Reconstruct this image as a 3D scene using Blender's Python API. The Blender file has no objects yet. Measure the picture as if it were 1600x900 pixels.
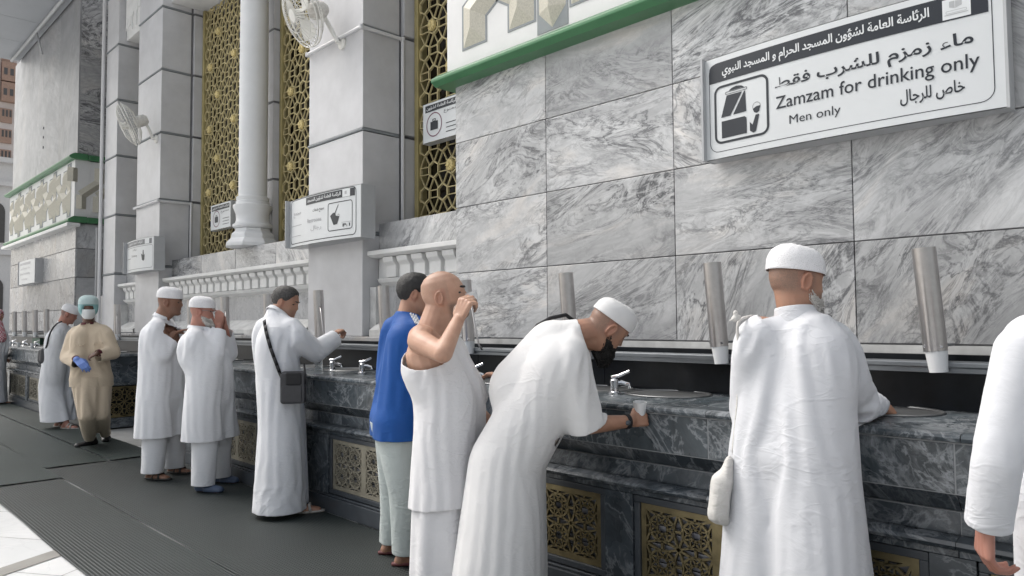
import bpy, bmesh, math, random
import numpy as np
from mathutils import Vector, Matrix
random.seed(7); rng = np.random.default_rng(7)
S = bpy.context.scene
COL = S.collection
R = math.radians
# ------------------------------------------------------------------ camera
FPX, CX, CY, EYE = 1140.0, 800.0, 450.0, 1.42          # focal length in pixels of the 1600 px wide photograph
YAW, PITCH, ROLL = R(44.7), R(2.7), R(0.4)
_F0 = np.array([-math.cos(YAW), math.sin(YAW), 0]); _R0 = np.array([math.sin(YAW), math.cos(YAW), 0]); _U0 = np.array([0, 0, 1.])
CF = _F0*math.cos(PITCH) + _U0*math.sin(PITCH); _U = _U0*math.cos(PITCH) - _F0*math.sin(PITCH)
CR = _R0*math.cos(ROLL) - _U*math.sin(ROLL); CU = _U*math.cos(ROLL) + _R0*math.sin(ROLL)
CO = np.array([0, 0, EYE])
cam = bpy.data.cameras.new('camera'); cam_ob = bpy.data.objects.new('camera', cam); COL.objects.link(cam_ob)
cam.sensor_width = 36.0; cam.lens = FPX/1600*36; cam.clip_start = 0.05; cam.clip_end = 2000
cam_ob.matrix_world = Matrix(((CR[0], CU[0], -CF[0], CO[0]), (CR[1], CU[1], -CF[1], CO[1]), (CR[2], CU[2], -CF[2], CO[2]), (0, 0, 0, 1)))
S.camera = cam_ob
# ------------------------------------------------------------------ sky, sun, exposure
SUN_EL, SUN_AZ = R(52), R(200)            # azimuth of the direction the light comes from (from +X, counter clockwise)
world = bpy.data.worlds.new('World'); S.world = world; world.use_nodes = True
nt = world.node_tree; bg = nt.nodes['Background']; sky = nt.nodes.new('ShaderNodeTexSky')
sky.sky_type = 'NISHITA'; sky.sun_disc = False; sky.sun_elevation = SUN_EL; sky.sun_rotation = R(90) - SUN_AZ
sky.air_density = 1.6; sky.dust_density = 6.0; sky.ozone_density = 1.0
hs = nt.nodes.new('ShaderNodeHueSaturation'); hs.inputs['Saturation'].default_value = 0.35
nt.links.new(sky.outputs[0], hs.inputs['Color']); nt.links.new(hs.outputs[0], bg.inputs['Color'])
bg.inputs['Strength'].default_value = 0.145
sun = bpy.data.lights.new('sun', 'SUN'); sun_ob = bpy.data.objects.new('sun', sun); COL.objects.link(sun_ob)
sun.energy = 0.85; sun.angle = R(40); sun.color = (1, 0.985, 0.965)
_sd = Vector((math.cos(SUN_EL)*math.cos(SUN_AZ), math.cos(SUN_EL)*math.sin(SUN_AZ), math.sin(SUN_EL)))
sun_ob.rotation_euler = _sd.to_track_quat('Z', 'Y').to_euler()
S.view_settings.view_transform = 'Standard'; S.view_settings.look = 'None'
S.view_settings.gamma = 1; S.view_settings.use_curve_mapping = False
S.view_settings.exposure = 0.58
S.render.engine = 'CYCLES'
S.cycles.max_bounces = 5; S.cycles.diffuse_bounces = 3; S.cycles.glossy_bounces = 3; S.cycles.transmission_bounces = 4
S.cycles.use_denoising = True; S.cycles.sample_clamp_indirect = 4; S.cycles.caustics_reflective = False; S.cycles.caustics_refractive = False

# ------------------------------------------------------------------ materials
def new_mat(name):
    m = bpy.data.materials.new(name); m.use_nodes = True
    return m, m.node_tree, m.node_tree.nodes['Principled BSDF']
def N(nt, t, **kw):
    n = nt.nodes.new('ShaderNode' + t)
    for k, v in kw.items():
        if k in n.inputs: n.inputs[k].default_value = v
        else: setattr(n, k, v)
    return n
def ramp(nt, src, stops):
    r = nt.nodes.new('ShaderNodeValToRGB'); e = r.color_ramp.elements
    while len(e) < len(stops): e.new(0.5)
    for el, (p, c) in zip(e, stops): el.position = p; el.color = (*c, 1) if len(c) == 3 else c
    nt.links.new(src, r.inputs[0]); return r
def g3(v): return (v, v, v)
def plain(name, col, rough=0.6, metal=0.0, var=0.12, vscale=6, bump=0.0, bscale=60, spec=0.5, coord='Object'):
    m, nt, b = new_mat(name)
    b.inputs['Roughness'].default_value = rough; b.inputs['Metallic'].default_value = metal
    b.inputs['Specular IOR Level'].default_value = spec
    tc = N(nt, 'TexCoord'); no = N(nt, 'TexNoise', Scale=vscale, Detail=5.0, Roughness=0.6)
    nt.links.new(tc.outputs[coord], no.inputs['Vector'])
    r = ramp(nt, no.outputs['Fac'], [(0.3, [c*(1-var) for c in col]), (0.7, [min(1, c*(1+var)) for c in col])])
    nt.links.new(r.outputs[0], b.inputs['Base Color'])
    if bump:
        n2 = N(nt, 'TexNoise', Scale=bscale, Detail=3.0); nt.links.new(tc.outputs[coord], n2.inputs['Vector'])
        bp = N(nt, 'Bump', Strength=bump, Distance=0.004); nt.links.new(n2.outputs['Fac'], bp.inputs['Height']); nt.links.new(bp.outputs[0], b.inputs['Normal'])
    return m
def tile_coords(nt, stretch=(1, 1, 2.6)):
    """object coordinates turned and shifted per slab by the face attribute 'slab', so every slab is its own cut of stone"""
    tc = N(nt, 'TexCoord'); at = N(nt, 'Attribute', attribute_name='slab')
    sep = N(nt, 'SeparateXYZ'); nt.links.new(at.outputs['Vector'], sep.inputs[0])
    ang = N(nt, 'Math', operation='MULTIPLY'); ang.inputs[1].default_value = 1.0; nt.links.new(sep.outputs[0], ang.inputs[0])
    vr = N(nt, 'VectorRotate', rotation_type='Y_AXIS'); nt.links.new(tc.outputs['Object'], vr.inputs['Vector']); nt.links.new(ang.outputs[0], vr.inputs['Angle'])
    off = N(nt, 'VectorMath', operation='MULTIPLY'); off.inputs[1].default_value = (0, 37, 91); nt.links.new(at.outputs['Vector'], off.inputs[0])
    mp = N(nt, 'VectorMath', operation='MULTIPLY'); mp.inputs[1].default_value = stretch; nt.links.new(vr.outputs[0], mp.inputs[0])
    ad = N(nt, 'VectorMath', operation='ADD'); nt.links.new(mp.outputs[0], ad.inputs[0]); nt.links.new(off.outputs[0], ad.inputs[1])
    return tc, sep, ad.outputs[0]
def mixc(nt, fac, a, b, mode='MIX'):
    m = nt.nodes.new('ShaderNodeMix'); m.data_type = 'RGBA'; m.blend_type = mode
    for k, v in ((0, fac), (6, a), (7, b)):
        if hasattr(v, 'is_output'): nt.links.new(v, m.inputs[k])
        else: m.inputs[k].default_value = v if k == 0 else (*v, 1)
    return m.outputs[2]
def vein(nt, vec, scale, dist, width, det=7.0, rough=0.62):
    """thin streaks where a warped noise crosses one half"""
    n = N(nt, 'TexNoise', Scale=scale, Detail=det, Roughness=rough, Distortion=dist); nt.links.new(vec, n.inputs['Vector'])
    s = N(nt, 'Math', operation='SUBTRACT'); s.inputs[1].default_value = 0.5; nt.links.new(n.outputs['Fac'], s.inputs[0])
    a = N(nt, 'Math', operation='ABSOLUTE'); nt.links.new(s.outputs[0], a.inputs[0])
    mr = N(nt, 'MapRange'); mr.inputs['From Min'].default_value = 0.0; mr.inputs['From Max'].default_value = width
    mr.inputs['To Min'].default_value = 1.0; mr.inputs['To Max'].default_value = 0.0
    nt.links.new(a.outputs[0], mr.inputs['Value']); return mr.outputs[0]
def marble_light(name, base=(0.46, 0.465, 0.47), dark=(0.13, 0.135, 0.145), warm=(0.50, 0.47, 0.44), stretch=(1, 1, 3.2), rough=0.22, amount=1.0, sc=1.0):
    m, nt, b = new_mat(name); tc, sep, v = tile_coords(nt, stretch)
    # a slow swirl bends the streaks of every slab
    wn = N(nt, 'TexNoise', Scale=0.8*sc, Detail=2.0); nt.links.new(v, wn.inputs['Vector'])
    ws = N(nt, 'VectorMath', operation='MULTIPLY_ADD'); ws.inputs[1].default_value = (1.1, 1.1, 1.5); nt.links.new(wn.outputs['Color'], ws.inputs[0]); nt.links.new(v, ws.inputs[2]); v = ws.outputs[0]
    cl = N(nt, 'TexNoise', Scale=1.3*sc, Detail=7.0, Roughness=0.6, Distortion=0.8); nt.links.new(v, cl.inputs['Vector'])
    mid = [0.58*x + 0.42*y for x, y in zip(base, dark)]
    c0 = ramp(nt, cl.outputs['Fac'], [(0.34, mid), (0.52, base), (0.68, warm)]).outputs[0]
    v1 = vein(nt, v, 1.5*sc, 1.5, 0.035, 12.0, .66); v2 = vein(nt, v, 3.6*sc, 1.2, 0.04, 12.0, .7); v3 = vein(nt, v, 0.9*sc, 2.0, 0.08, 10.0, .66)
    pa = N(nt, 'TexNoise', Scale=1.1*sc, Detail=3.0); nt.links.new(v, pa.inputs['Vector'])
    pm = ramp(nt, pa.outputs['Fac'], [(0.38, g3(0.10)), (0.56, g3(1))]).outputs[0]
    sv = N(nt, 'MapRange'); sv.inputs['To Min'].default_value = 0.6; sv.inputs['To Max'].default_value = 1.45; nt.links.new(sep.outputs[2], sv.inputs['Value'])
    def scaled(x, k, gate=True):
        q = N(nt, 'Math', operation='MULTIPLY'); q.inputs[1].default_value = k*amount; nt.links.new(x, q.inputs[0])
        q0 = N(nt, 'Math', operation='MULTIPLY', use_clamp=True); nt.links.new(q.outputs[0], q0.inputs[0]); nt.links.new(sv.outputs[0], q0.inputs[1]); q = q0
        if not gate: return q.outputs[0]
        q2 = N(nt, 'Math', operation='MULTIPLY'); nt.links.new(q.outputs[0], q2.inputs[0]); nt.links.new(pm, q2.inputs[1]); return q2.outputs[0]
    c1 = mixc(nt, scaled(v3, 0.45, False), c0, mid)
    c2 = mixc(nt, scaled(v1, 0.92), c1, dark)
    c3 = mixc(nt, scaled(v2, 0.6), c2, [d*0.9 for d in dark])
    hi = vein(nt, v, 2.3*sc, 1.7, 0.05); c4 = mixc(nt, scaled(hi, 0.35), c3, [min(1, x*1.45) for x in base])
    tint = N(nt, 'MapRange'); tint.inputs['To Min'].default_value = 0.80; tint.inputs['To Max'].default_value = 1.16; nt.links.new(sep.outputs[1], tint.inputs['Value'])
    mm = N(nt, 'VectorMath', operation='SCALE'); nt.links.new(c4, mm.inputs[0]); nt.links.new(tint.outputs[0], mm.inputs['Scale'])
    # faint grime and water marks with a shape of their own
    gn = N(nt, 'TexNoise', Scale=3.0, Detail=8.0, Roughness=0.7); nt.links.new(tc.outputs['Object'], gn.inputs['Vector'])
    gr = ramp(nt, gn.outputs['Fac'], [(0.35, g3(0.9)), (0.65, g3(1.04))]).outputs[0]
    fin = mixc(nt, 1.0, mm.outputs[0], gr, 'MULTIPLY')
    nt.links.new(fin, b.inputs['Base Color'])
    rr = ramp(nt, gn.outputs['Fac'], [(0.3, g3(rough+0.12)), (0.7, g3(rough))]); nt.links.new(rr.outputs[0], b.inputs['Roughness'])
    return m
def marble_dark(name, base=(0.035, 0.042, 0.05), pale=(0.34, 0.36, 0.38), k=0.8, rough=0.2, stretch=(2.0, 1, 1.2), lift=0.0):
    m, nt, b = new_mat(name); tc, sep, v = tile_coords(nt, stretch)
    cl = N(nt, 'TexNoise', Scale=2.6, Detail=7.0, Roughness=0.6, Distortion=1.0); nt.links.new(v, cl.inputs['Vector'])
    c0 = ramp(nt, cl.outputs['Fac'], [(0.35, base), (0.6, [x*2.0 for x in base]), (0.75, [x*3.4 for x in base])]).outputs[0]
    v1 = vein(nt, v, 2.0, 1.6, 0.03); v2 = vein(nt, v, 5.0, 1.2, 0.045, 8.0)
    pa = N(nt, 'TexNoise', Scale=1.4, Detail=4.0); nt.links.new(v, pa.inputs['Vector'])
    sh = N(nt, 'Math', operation='MULTIPLY_ADD'); sh.inputs[1].default_value = 0.5; nt.links.new(sep.outputs[2], sh.inputs[0]); nt.links.new(pa.outputs['Fac'], sh.inputs[2])
    pm = ramp(nt, sh.outputs[0], [(0.72, g3(0.05)), (0.98, g3(1))]).outputs[0]
    q1 = N(nt, 'Math', operation='MULTIPLY'); q1.inputs[1].default_value = 0.6*k; nt.links.new(v1, q1.inputs[0])
    q2 = N(nt, 'Math', operation='MULTIPLY'); nt.links.new(v2, q2.inputs[0]); nt.links.new(pm, q2.inputs[1])
    cb = N(nt, 'TexNoise', Scale=7.0, Detail=8.0, Roughness=0.68, Distortion=1.5); nt.links.new(v, cb.inputs['Vector'])
    cbm = ramp(nt, cb.outputs['Fac'], [(0.46, g3(0)), (0.66, g3(0.75*k))]).outputs[0]
    q3 = N(nt, 'Math', operation='MULTIPLY'); nt.links.new(cbm, q3.inputs[0]); nt.links.new(pm, q3.inputs[1])
    c1 = mixc(nt, q3.outputs[0], c0, [0.75*x for x in pale]); c2 = mixc(nt, q1.outputs[0], c1, pale)
    q4 = N(nt, 'Math', operation='MULTIPLY'); q4.inputs[1].default_value = 0.42*k; nt.links.new(q2.outputs[0], q4.inputs[0])
    c3 = mixc(nt, q4.outputs[0], c2, pale)
    nt.links.new(c3, b.inputs['Base Color'])
    gn = N(nt, 'TexNoise', Scale=5.0, Detail=6.0); nt.links.new(tc.outputs['Object'], gn.inputs['Vector'])
    rr = ramp(nt, gn.outputs['Fac'], [(0.35, g3(rough)), (0.7, g3(rough+0.2))]); nt.links.new(rr.outputs[0], b.inputs['Roughness'])
    return m
M = {}
M['wall'] = marble_light('streaked_grey_marble', base=(0.53, 0.535, 0.54), dark=(0.12, 0.122, 0.13), warm=(0.66, 0.63, 0.60), amount=1.05, sc=0.8)
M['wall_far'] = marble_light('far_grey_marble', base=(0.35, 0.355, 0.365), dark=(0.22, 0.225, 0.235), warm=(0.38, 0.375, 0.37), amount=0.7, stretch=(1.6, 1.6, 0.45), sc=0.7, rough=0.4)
M['wall_pale'] = marble_light('pale_grey_marble', base=(0.46, 0.465, 0.475), dark=(0.25, 0.255, 0.265), amount=0.8, stretch=(1.3, 1.3, 0.7), sc=0.7)
M['pillar'] = plain('pale_grey_pillar_stone', (0.55, 0.55, 0.562), 0.42, var=0.10, vscale=2.6)
M['joint'] = plain('dark_grey_joint', (0.17, 0.17, 0.18), 0.6)
M['white_stone'] = plain('white_carved_stone', (0.72, 0.72, 0.71), 0.55, var=0.07, vscale=5, bump=0.15)
M['column'] = plain('white_column_stone', (0.68, 0.69, 0.70), 0.38, var=0.05, vscale=3)
M['dirty_white'] = plain('weathered_white_stone', (0.56, 0.56, 0.55), 0.6, var=0.2, vscale=7)
M['frieze'] = plain('white_frieze_stone', (0.68, 0.68, 0.675), 0.5, var=0.05, vscale=3)
M['strap'] = plain('beige_terrazzo_strap', (0.50, 0.475, 0.40), 0.5, var=0.16, vscale=90)
M['strap_line'] = plain('grey_strap_outline', (0.22, 0.24, 0.25), 0.6)
M['green'] = plain('green_painted_moulding', (0.06, 0.19, 0.085), 0.35, var=0.12, vscale=4)
M['gold'] = plain('gilded_metal', (0.62, 0.53, 0.29), 0.45, 0.2, var=0.18, vscale=12)
M['gold_bright'] = plain('bright_gold_rosette', (0.68, 0.56, 0.27), 0.4, 0.3, var=0.1)
M['gold_frame'] = plain('gilded_frame', (0.46, 0.39, 0.19), 0.45, 0.5, var=0.12)
M['interior'] = plain('dark_glazing', (0.012, 0.009, 0.007), 0.12, var=0.4, vscale=2)
M['slab_dark'] = marble_dark('dark_green_grey_marble', base=(0.026, 0.032, 0.038), pale=(0.32, 0.34, 0.36), k=0.7)
M['slab_mid'] = marble_dark('veined_grey_marble', base=(0.034, 0.042, 0.048), pale=(0.38, 0.40, 0.42), k=0.9)
M['slate'] = plain('smooth_dark_slate', (0.06, 0.068, 0.078), 0.3, var=0.25, vscale=5)
M['splash'] = plain('polished_black_stone', (0.008, 0.010, 0.013), 0.3, var=0.5, vscale=9, spec=0.3)
M['grout'] = plain('pale_grout', (0.30, 0.31, 0.32), 0.7)
M['steel'] = plain('brushed_steel', (0.50, 0.48, 0.475), 0.28, 1.0, var=0.08, vscale=20)
M['trough'] = plain('grey_steel_trough', (0.22, 0.235, 0.25), 0.35, 0.8, var=0.1)
M['chrome'] = plain('chrome', (0.8, 0.8, 0.82), 0.1, 1.0, var=0.02)
M['basin'] = plain('worn_steel_basin', (0.27, 0.275, 0.28), 0.38, 0.8, var=0.15, vscale=10)
M['cup_white'] = plain('white_plastic', (0.72, 0.73, 0.74), 0.4, var=0.04)
M['sign_white'] = plain('white_sign_panel', (0.62, 0.64, 0.65), 0.35, var=0.03, vscale=3)
M['sign_side'] = plain('grey_sign_edge', (0.42, 0.43, 0.44), 0.4, var=0.05)
M['ink'] = plain('black_sign_ink', (0.014, 0.018, 0.026), 0.4, var=0.1)
M['ink_faded'] = plain('faded_sign_ink', (0.40, 0.40, 0.42), 0.5, var=0.1)
M['ink_white'] = plain('white_sign_lettering', (0.68, 0.70, 0.71), 0.4, var=0.02)
M['ink_red'] = plain('dark_red_sign_ring', (0.16, 0.05, 0.09), 0.45, var=0.05)
M['brass'] = plain('aged_brass', (0.27, 0.22, 0.12), 0.42, 0.75, var=0.3, vscale=14)
M['brass_old'] = plain('tarnished_grey_brass', (0.24, 0.225, 0.185), 0.48, 0.6, var=0.25, vscale=14)
M['brass_pale'] = plain('pale_bronze_grille', (0.36, 0.33, 0.26), 0.45, 0.35, var=0.2, vscale=14)
M['louvre'] = plain('pale_louvre', (0.46, 0.46, 0.50), 0.55, var=0.2, vscale=8)
M['fan_white'] = plain('cream_fan_enamel', (0.74, 0.73, 0.69), 0.35, var=0.05)
M['fan_dirty'] = plain('dusty_fan_motor', (0.62, 0.60, 0.56), 0.5, var=0.2, vscale=20)
M['conduit'] = plain('white_conduit', (0.62, 0.62, 0.63), 0.4, var=0.03)
M['soffit'] = plain('grey_soffit_panel', (0.36, 0.375, 0.40), 0.5, var=0.06, vscale=1)
M['paving_gap'] = plain('paving_joint', (0.36, 0.36, 0.35), 0.7)

# ------------------------------------------------------------------ mesh builder
class MB:
    def __init__(s): s.v = []; s.f = []; s.a = []; s.cur = (0.0, 0.5, 0.5)
    def slab(s): s.cur = (random.uniform(-1.2, 1.2), random.random(), random.random()); return s
    def add(s, verts, faces):
        o = len(s.v); s.v += [tuple(map(float, p)) for p in verts]; s.f += [tuple(i+o for i in f) for f in faces]; s.a += [s.cur]*len(faces); return s
    def box(s, x0, x1, y0, y1, z0, z1):
        return s.add([(x0, y0, z0), (x1, y0, z0), (x1, y1, z0), (x0, y1, z0), (x0, y0, z1), (x1, y0, z1), (x1, y1, z1), (x0, y1, z1)],
                     [(0, 3, 2, 1), (4, 5, 6, 7), (0, 1, 5, 4), (1, 2, 6, 5), (2, 3, 7, 6), (3, 0, 4, 7)])
    def sweep_x(s, prof, x0, x1, caps=True):
        """profile of (y, z) points, closed, carried along x"""
        n = len(prof)
        vs = [(x0, y, z) for y, z in prof] + [(x1, y, z) for y, z in prof]
        fs = [(i, (i+1) % n, n+(i+1) % n, n+i) for i in range(n)]
        if caps: fs += [tuple(range(n))[::-1], tuple(range(n, 2*n))]
        return s.add(vs, fs)
    def tube(s, pts, r, n=8, caps=True):
        pts = [np.array(p, float) for p in pts]; rs = r if hasattr(r, '__len__') else [r]*len(pts)
        vs = []; fs = []; up = None
        for i, p in enumerate(pts):
            t = pts[min(i+1, len(pts)-1)] - pts[max(i-1, 0)]; t /= (np.linalg.norm(t)+1e-9)
            if up is None:
                up = np.cross(t, (0, 0, 1.0)); up = up if np.linalg.norm(up) > 0.1 else np.cross(t, (1.0, 0, 0))
            up = up - t*(up@t); up /= (np.linalg.norm(up)+1e-9); w = np.cross(t, up)
            for k in range(n):
                a = 2*math.pi*k/n; vs.append(p + (up*math.cos(a) + w*math.sin(a))*rs[i])
        for i in range(len(pts)-1):
            for k in range(n): fs.append((i*n+k, i*n+(k+1) % n, (i+1)*n+(k+1) % n, (i+1)*n+k))
        if caps: fs += [tuple(range(n))[::-1], tuple(range((len(pts)-1)*n, len(pts)*n))]
        return s.add(vs, fs)
    def lathe(s, prof, c, n=32, axis=(0, 0, 1), sx=1.0):
        """profile of (radius, height) about an axis through c"""
        ax = Vector(axis).normalized(); q = Vector((0, 0, 1)).rotation_difference(ax)
        vs = []; fs = []
        for r, h in prof:
            for k in range(n):
                a = 2*math.pi*k/n; p = q @ Vector((r*math.cos(a)*sx, r*math.sin(a), h)); vs.append((p.x+c[0], p.y+c[1], p.z+c[2]))
        for i in range(len(prof)-1):
            for k in range(n): fs.append((i*n+k, i*n+(k+1) % n, (i+1)*n+(k+1) % n, (i+1)*n+k))
        if prof[0][0] > 1e-6: fs.append(tuple(range(n))[::-1])
        if prof[-1][0] > 1e-6: fs.append(tuple(range((len(prof)-1)*n, len(prof)*n)))
        return s.add(vs, fs)
    def prism_y(s, poly, y0, y1):
        """polygon of (x, z) points with depth from y0 to y1"""
        n = len(poly); vs = [(x, y0, z) for x, z in poly] + [(x, y1, z) for x, z in poly]
        return s.add(vs, [tuple(range(n)), tuple(range(n, 2*n))[::-1]] + [(i, n+i, n+(i+1) % n, (i+1) % n) for i in range(n)])
    def bar(s, a, b, w, d):
        """flat bar between two (x, z) points, y from d[0] to d[1]"""
        a = np.array(a, float); b = np.array(b, float); t = b-a; L = np.linalg.norm(t)
        if L < 1e-6: return s
        t /= L; n = np.array([-t[1], t[0]])*w/2
        return s.prism_y([tuple(a+n), tuple(a-n), tuple(b-n), tuple(b+n)], d[0], d[1])
    def build(s, name, mat, parent=None, smooth=False, bevel=0.0, loc=None, fn=None):
        me = bpy.data.meshes.new(name); off = np.zeros(3)
        if parent is not None: off = np.array(W(parent))
        elif loc is not None: off = np.array(loc, float)
        v = np.array(s.v) if s.v else np.zeros((0, 3))
        if fn is not None: v = fn(v)
        me.from_pydata((v-off).tolist(), [], s.f)
        at = me.attributes.new('slab', 'FLOAT_VECTOR', 'FACE'); at.data.foreach_set('vector', np.array(s.a, float).ravel())
        bm = bmesh.new(); bm.from_mesh(me); bmesh.ops.recalc_face_normals(bm, faces=bm.faces); bm.to_mesh(me); bm.free()
        if smooth:
            me.polygons.foreach_set('use_smooth', [True]*len(me.polygons))
        ob = bpy.data.objects.new(name, me); COL.objects.link(ob); me.materials.append(mat)
        if parent is not None: ob.parent = parent
        else: ob.location = off
        if bevel:
            md = ob.modifiers.new('bevel', 'BEVEL'); md.width = bevel; md.segments = 2; md.limit_method = 'ANGLE'; md.angle_limit = R(40)
        if smooth == 'auto':
            try: me.set_sharp_from_angle(angle=R(35))
            except Exception: pass
        return ob
def W(o):
    p = np.array(o.location)
    while o.parent is not None:
        o = o.parent; p = p + np.array(o.location)
    return p
def tag(o, label=None, cat=None, group=None, kind=None):
    if label: o['label'] = label
    if cat: o['category'] = cat
    if group: o['group'] = group
    if kind: o['kind'] = kind
    return o
def thing(name, label, cat, loc=(0, 0, 0), group=None):
    o = bpy.data.objects.new(name, None); COL.objects.link(o); o.location = loc; o.empty_display_size = 0.1
    return tag(o, label, cat, group)
def dup(root, loc, label=None, rotz=None):
    r = root.copy(); COL.objects.link(r); r.location = loc
    if rotz is not None: r.rotation_euler = (0, 0, rotz)
    if label: r['label'] = label
    for ch in list(root.children):
        c = ch.copy(); COL.objects.link(c); c.parent = r
        for g in list(ch.children):
            d = g.copy(); COL.objects.link(d); d.parent = c
    return r

# ================================================================== THE SETTING
YW, YC = 3.75, 2.91            # face of the marble wall, front of the drinking counter
# ground: one sheet to the horizon, then marble paving slabs, then rubber mats
g = MB(); g.add([(-900, -900, -0.012), (900, -900, -0.012), (900, 900, -0.012), (-900, 900, -0.012)], [(0, 1, 2, 3)])
tag(g.build('ground', M['paving_gap']), kind='structure')
def paving_mat():
    m, nt, b = new_mat('white_marble_paving'); tc, sep, v = tile_coords(nt, (1, 1, 1))
    n = N(nt, 'TexNoise', Scale=0.9, Detail=7.0, Roughness=0.6, Distortion=0.9); nt.links.new(v, n.inputs['Vector'])
    c = ramp(nt, n.outputs['Fac'], [(0.35, (0.66, 0.67, 0.67)), (0.55, (0.74, 0.74, 0.74)), (0.75, (0.60, 0.61, 0.615))]).outputs[0]
    vv = vein(nt, v, 1.2, 1.5, 0.02); q = N(nt, 'Math', operation='MULTIPLY'); q.inputs[1].default_value = 0.3; nt.links.new(vv, q.inputs[0])
    c = mixc(nt, q.outputs[0], c, (0.5, 0.5, 0.51)); nt.links.new(c, b.inputs['Base Color']); b.inputs['Roughness'].default_value = 0.3
    return m
M['paving'] = paving_mat()
p = MB(); th = R(32.5); ct, st = math.cos(th), math.sin(th)
def rotp(x, y): return (x*ct - y*st - 5.5, x*st + y*ct + 1.37)
for i in range(-26, 22):
    for j in range(-26, 22):
        w, h = 1.2, 0.56; ox = 0.45 if j % 2 else 0
        q = [rotp(i*w+ox+a*w+e, j*h+b_*h+f_) for a, b_, e, f_ in ((0, 0, .003, .003), (1, 0, -.003, .003), (1, 1, -.003, -.003), (0, 1, .003, -.003))]
        if max(a[1] for a in q) < 3.2 and min(a[0] for a in q) > -26 and max(a[0] for a in q) < 8:
            p.slab(); p.add([(a[0], a[1], -0.004) for a in q], [(0, 1, 2, 3)])
tag(p.build('marble_paving', M['paving']), kind='structure')
pb = MB(); q = [rotp(-0.5+a, b_) for a, b_ in ((0, -6), (.16, -6), (.16, 3), (0, 3))]
# a darker band set between the slabs
pb.add([(-5.00+a*0.16-b_*0.5, 0.5+b_*0.95, 0.0) for a, b_ in ((0, -2), (1, -2), (1, 0.8), (0, 0.8))], [(0, 1, 2, 3)])
tag(pb.build('paving_band', plain('grey_paving_band', (0.27, 0.26, 0.24), 0.5)), kind='structure')

def mat_rubber(name, base, pale, ridge=True):
    m, nt, b = new_mat(name); tc = N(nt, 'TexCoord'); sx = N(nt, 'SeparateXYZ'); nt.links.new(tc.outputs['Object'], sx.inputs[0])
    n = N(nt, 'TexNoise', Scale=1.2, Detail=6.0, Roughness=0.65); nt.links.new(tc.outputs['Object'], n.inputs['Vector'])
    c = ramp(nt, n.outputs['Fac'], [(0.3, [x*0.75 for x in base]), (0.55, base), (0.75, pale)]).outputs[0]
    sp = N(nt, 'TexNoise', Scale=6.0, Detail=10.0, Roughness=0.8); nt.links.new(tc.outputs['Object'], sp.inputs['Vector'])
    spm = ramp(nt, sp.outputs['Fac'], [(0.66, g3(0)), (0.74, g3(0.5))]).outputs[0]
    c = mixc(nt, spm, c, [x*2.2 for x in pale])
    nt.links.new(c, b.inputs['Base Color']); b.inputs['Roughness'].default_value = 0.5
    def wav(out, f):
        a = N(nt, 'Math', operation='MULTIPLY'); a.inputs[1].default_value = f; nt.links.new(out, a.inputs[0])
        k = N(nt, 'Math', operation='SINE'); nt.links.new(a.outputs[0], k.inputs[0]); return k.outputs[0]
    if ridge:
        w1, w2 = wav(sx.outputs[0], 2*math.pi/0.021), wav(sx.outputs[1], 2*math.pi/0.021)
        mx = N(nt, 'Math', operation='MAXIMUM'); nt.links.new(w1, mx.inputs[0]); nt.links.new(w2, mx.inputs[1])
        hgt = mx.outputs[0]
        hole = ramp(nt, hgt, [(0.25, g3(0.25)), (0.7, g3(1.0))]).outputs[0]      # the open cells of the mat
        nt.links.new(mixc(nt, 1.0, c, hole, 'MULTIPLY'), b.inputs['Base Color'])
    else:
        hgt = wav(sx.outputs[0], 2*math.pi/0.012)
    bp = N(nt, 'Bump', Strength=0.6 if ridge else 0.25, Distance=0.005); nt.links.new(hgt, bp.inputs['Height']); nt.links.new(bp.outputs[0], b.inputs['Normal'])
    return m
M['mat_open'] = mat_rubber('open_cell_rubber_mat', (0.018, 0.028, 0.028), (0.029, 0.041, 0.041))
M['mat_smooth'] = mat_rubber('ribbed_green_grey_mat', (0.025, 0.037, 0.034), (0.036, 0.050, 0.046), False)
def floor_mat(x0, x1, y0, y1, z, mt, label, wav=0.003, lift=None):
    nx, ny = max(2, int((x1-x0)/0.12)), max(2, int((y1-y0)/0.12)); b = MB(); vs = []
    r2 = random.Random(label)
    ph = [r2.uniform(0, 6) for _ in range(4)]
    for i in range(nx+1):
        for j in range(ny+1):
            x = x0+(x1-x0)*i/nx; y = y0+(y1-y0)*j/ny
            edge = 0.004*math.sin(x*3+ph[0]) if j in (0, ny) else 0
            h = wav*(0.5+0.5*math.sin(x*2.1+ph[1])*math.sin(y*3.3+ph[2]))
            if lift and x > x1-0.25: h += 0.007*(x-(x1-0.25))/0.25*(0.6+0.4*math.sin(y*7+ph[3]))
            vs.append((x, y+edge, z+h))
    fs = [(i*(ny+1)+j, (i+1)*(ny+1)+j, (i+1)*(ny+1)+j+1, i*(ny+1)+j+1) for i in range(nx) for j in range(ny)]
    b.add(vs, fs); o = b.build('rubber_mat', mt, loc=((x0+x1)/2, (y0+y1)/2, z), smooth=True)
    tag(o, label, 'floor mat', 'rubber mats laid along the counter')
floor_mat(-7.80, 2.5, 1.235, 1.832, 0.004, M['mat_open'], 'open-cell grey rubber mat strip bordering the bare white marble')
floor_mat(-8.40, 2.5, 1.838, 2.90, 0.006, M['mat_open'], 'broad dark rubber mat under the nearer row of drinking men', 0.004)
floor_mat(-20.5, -7.80, 1.20, 1.84, 0.012, M['mat_smooth'], 'smooth green grey mat whose curled end overlaps the open-cell strip', 0.003, True)
floor_mat(-20.5, -8.42, 1.843, 2.414, 0.010, M['mat_smooth'], 'narrow green grey mat running past the attendant in beige', 0.003, True)
floor_mat(-20.5, -8.39, 2.42, 2.90, 0.016, M['mat_smooth'], 'green grey mat beside the far counter behind the black shoes', 0.003, True)

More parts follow.
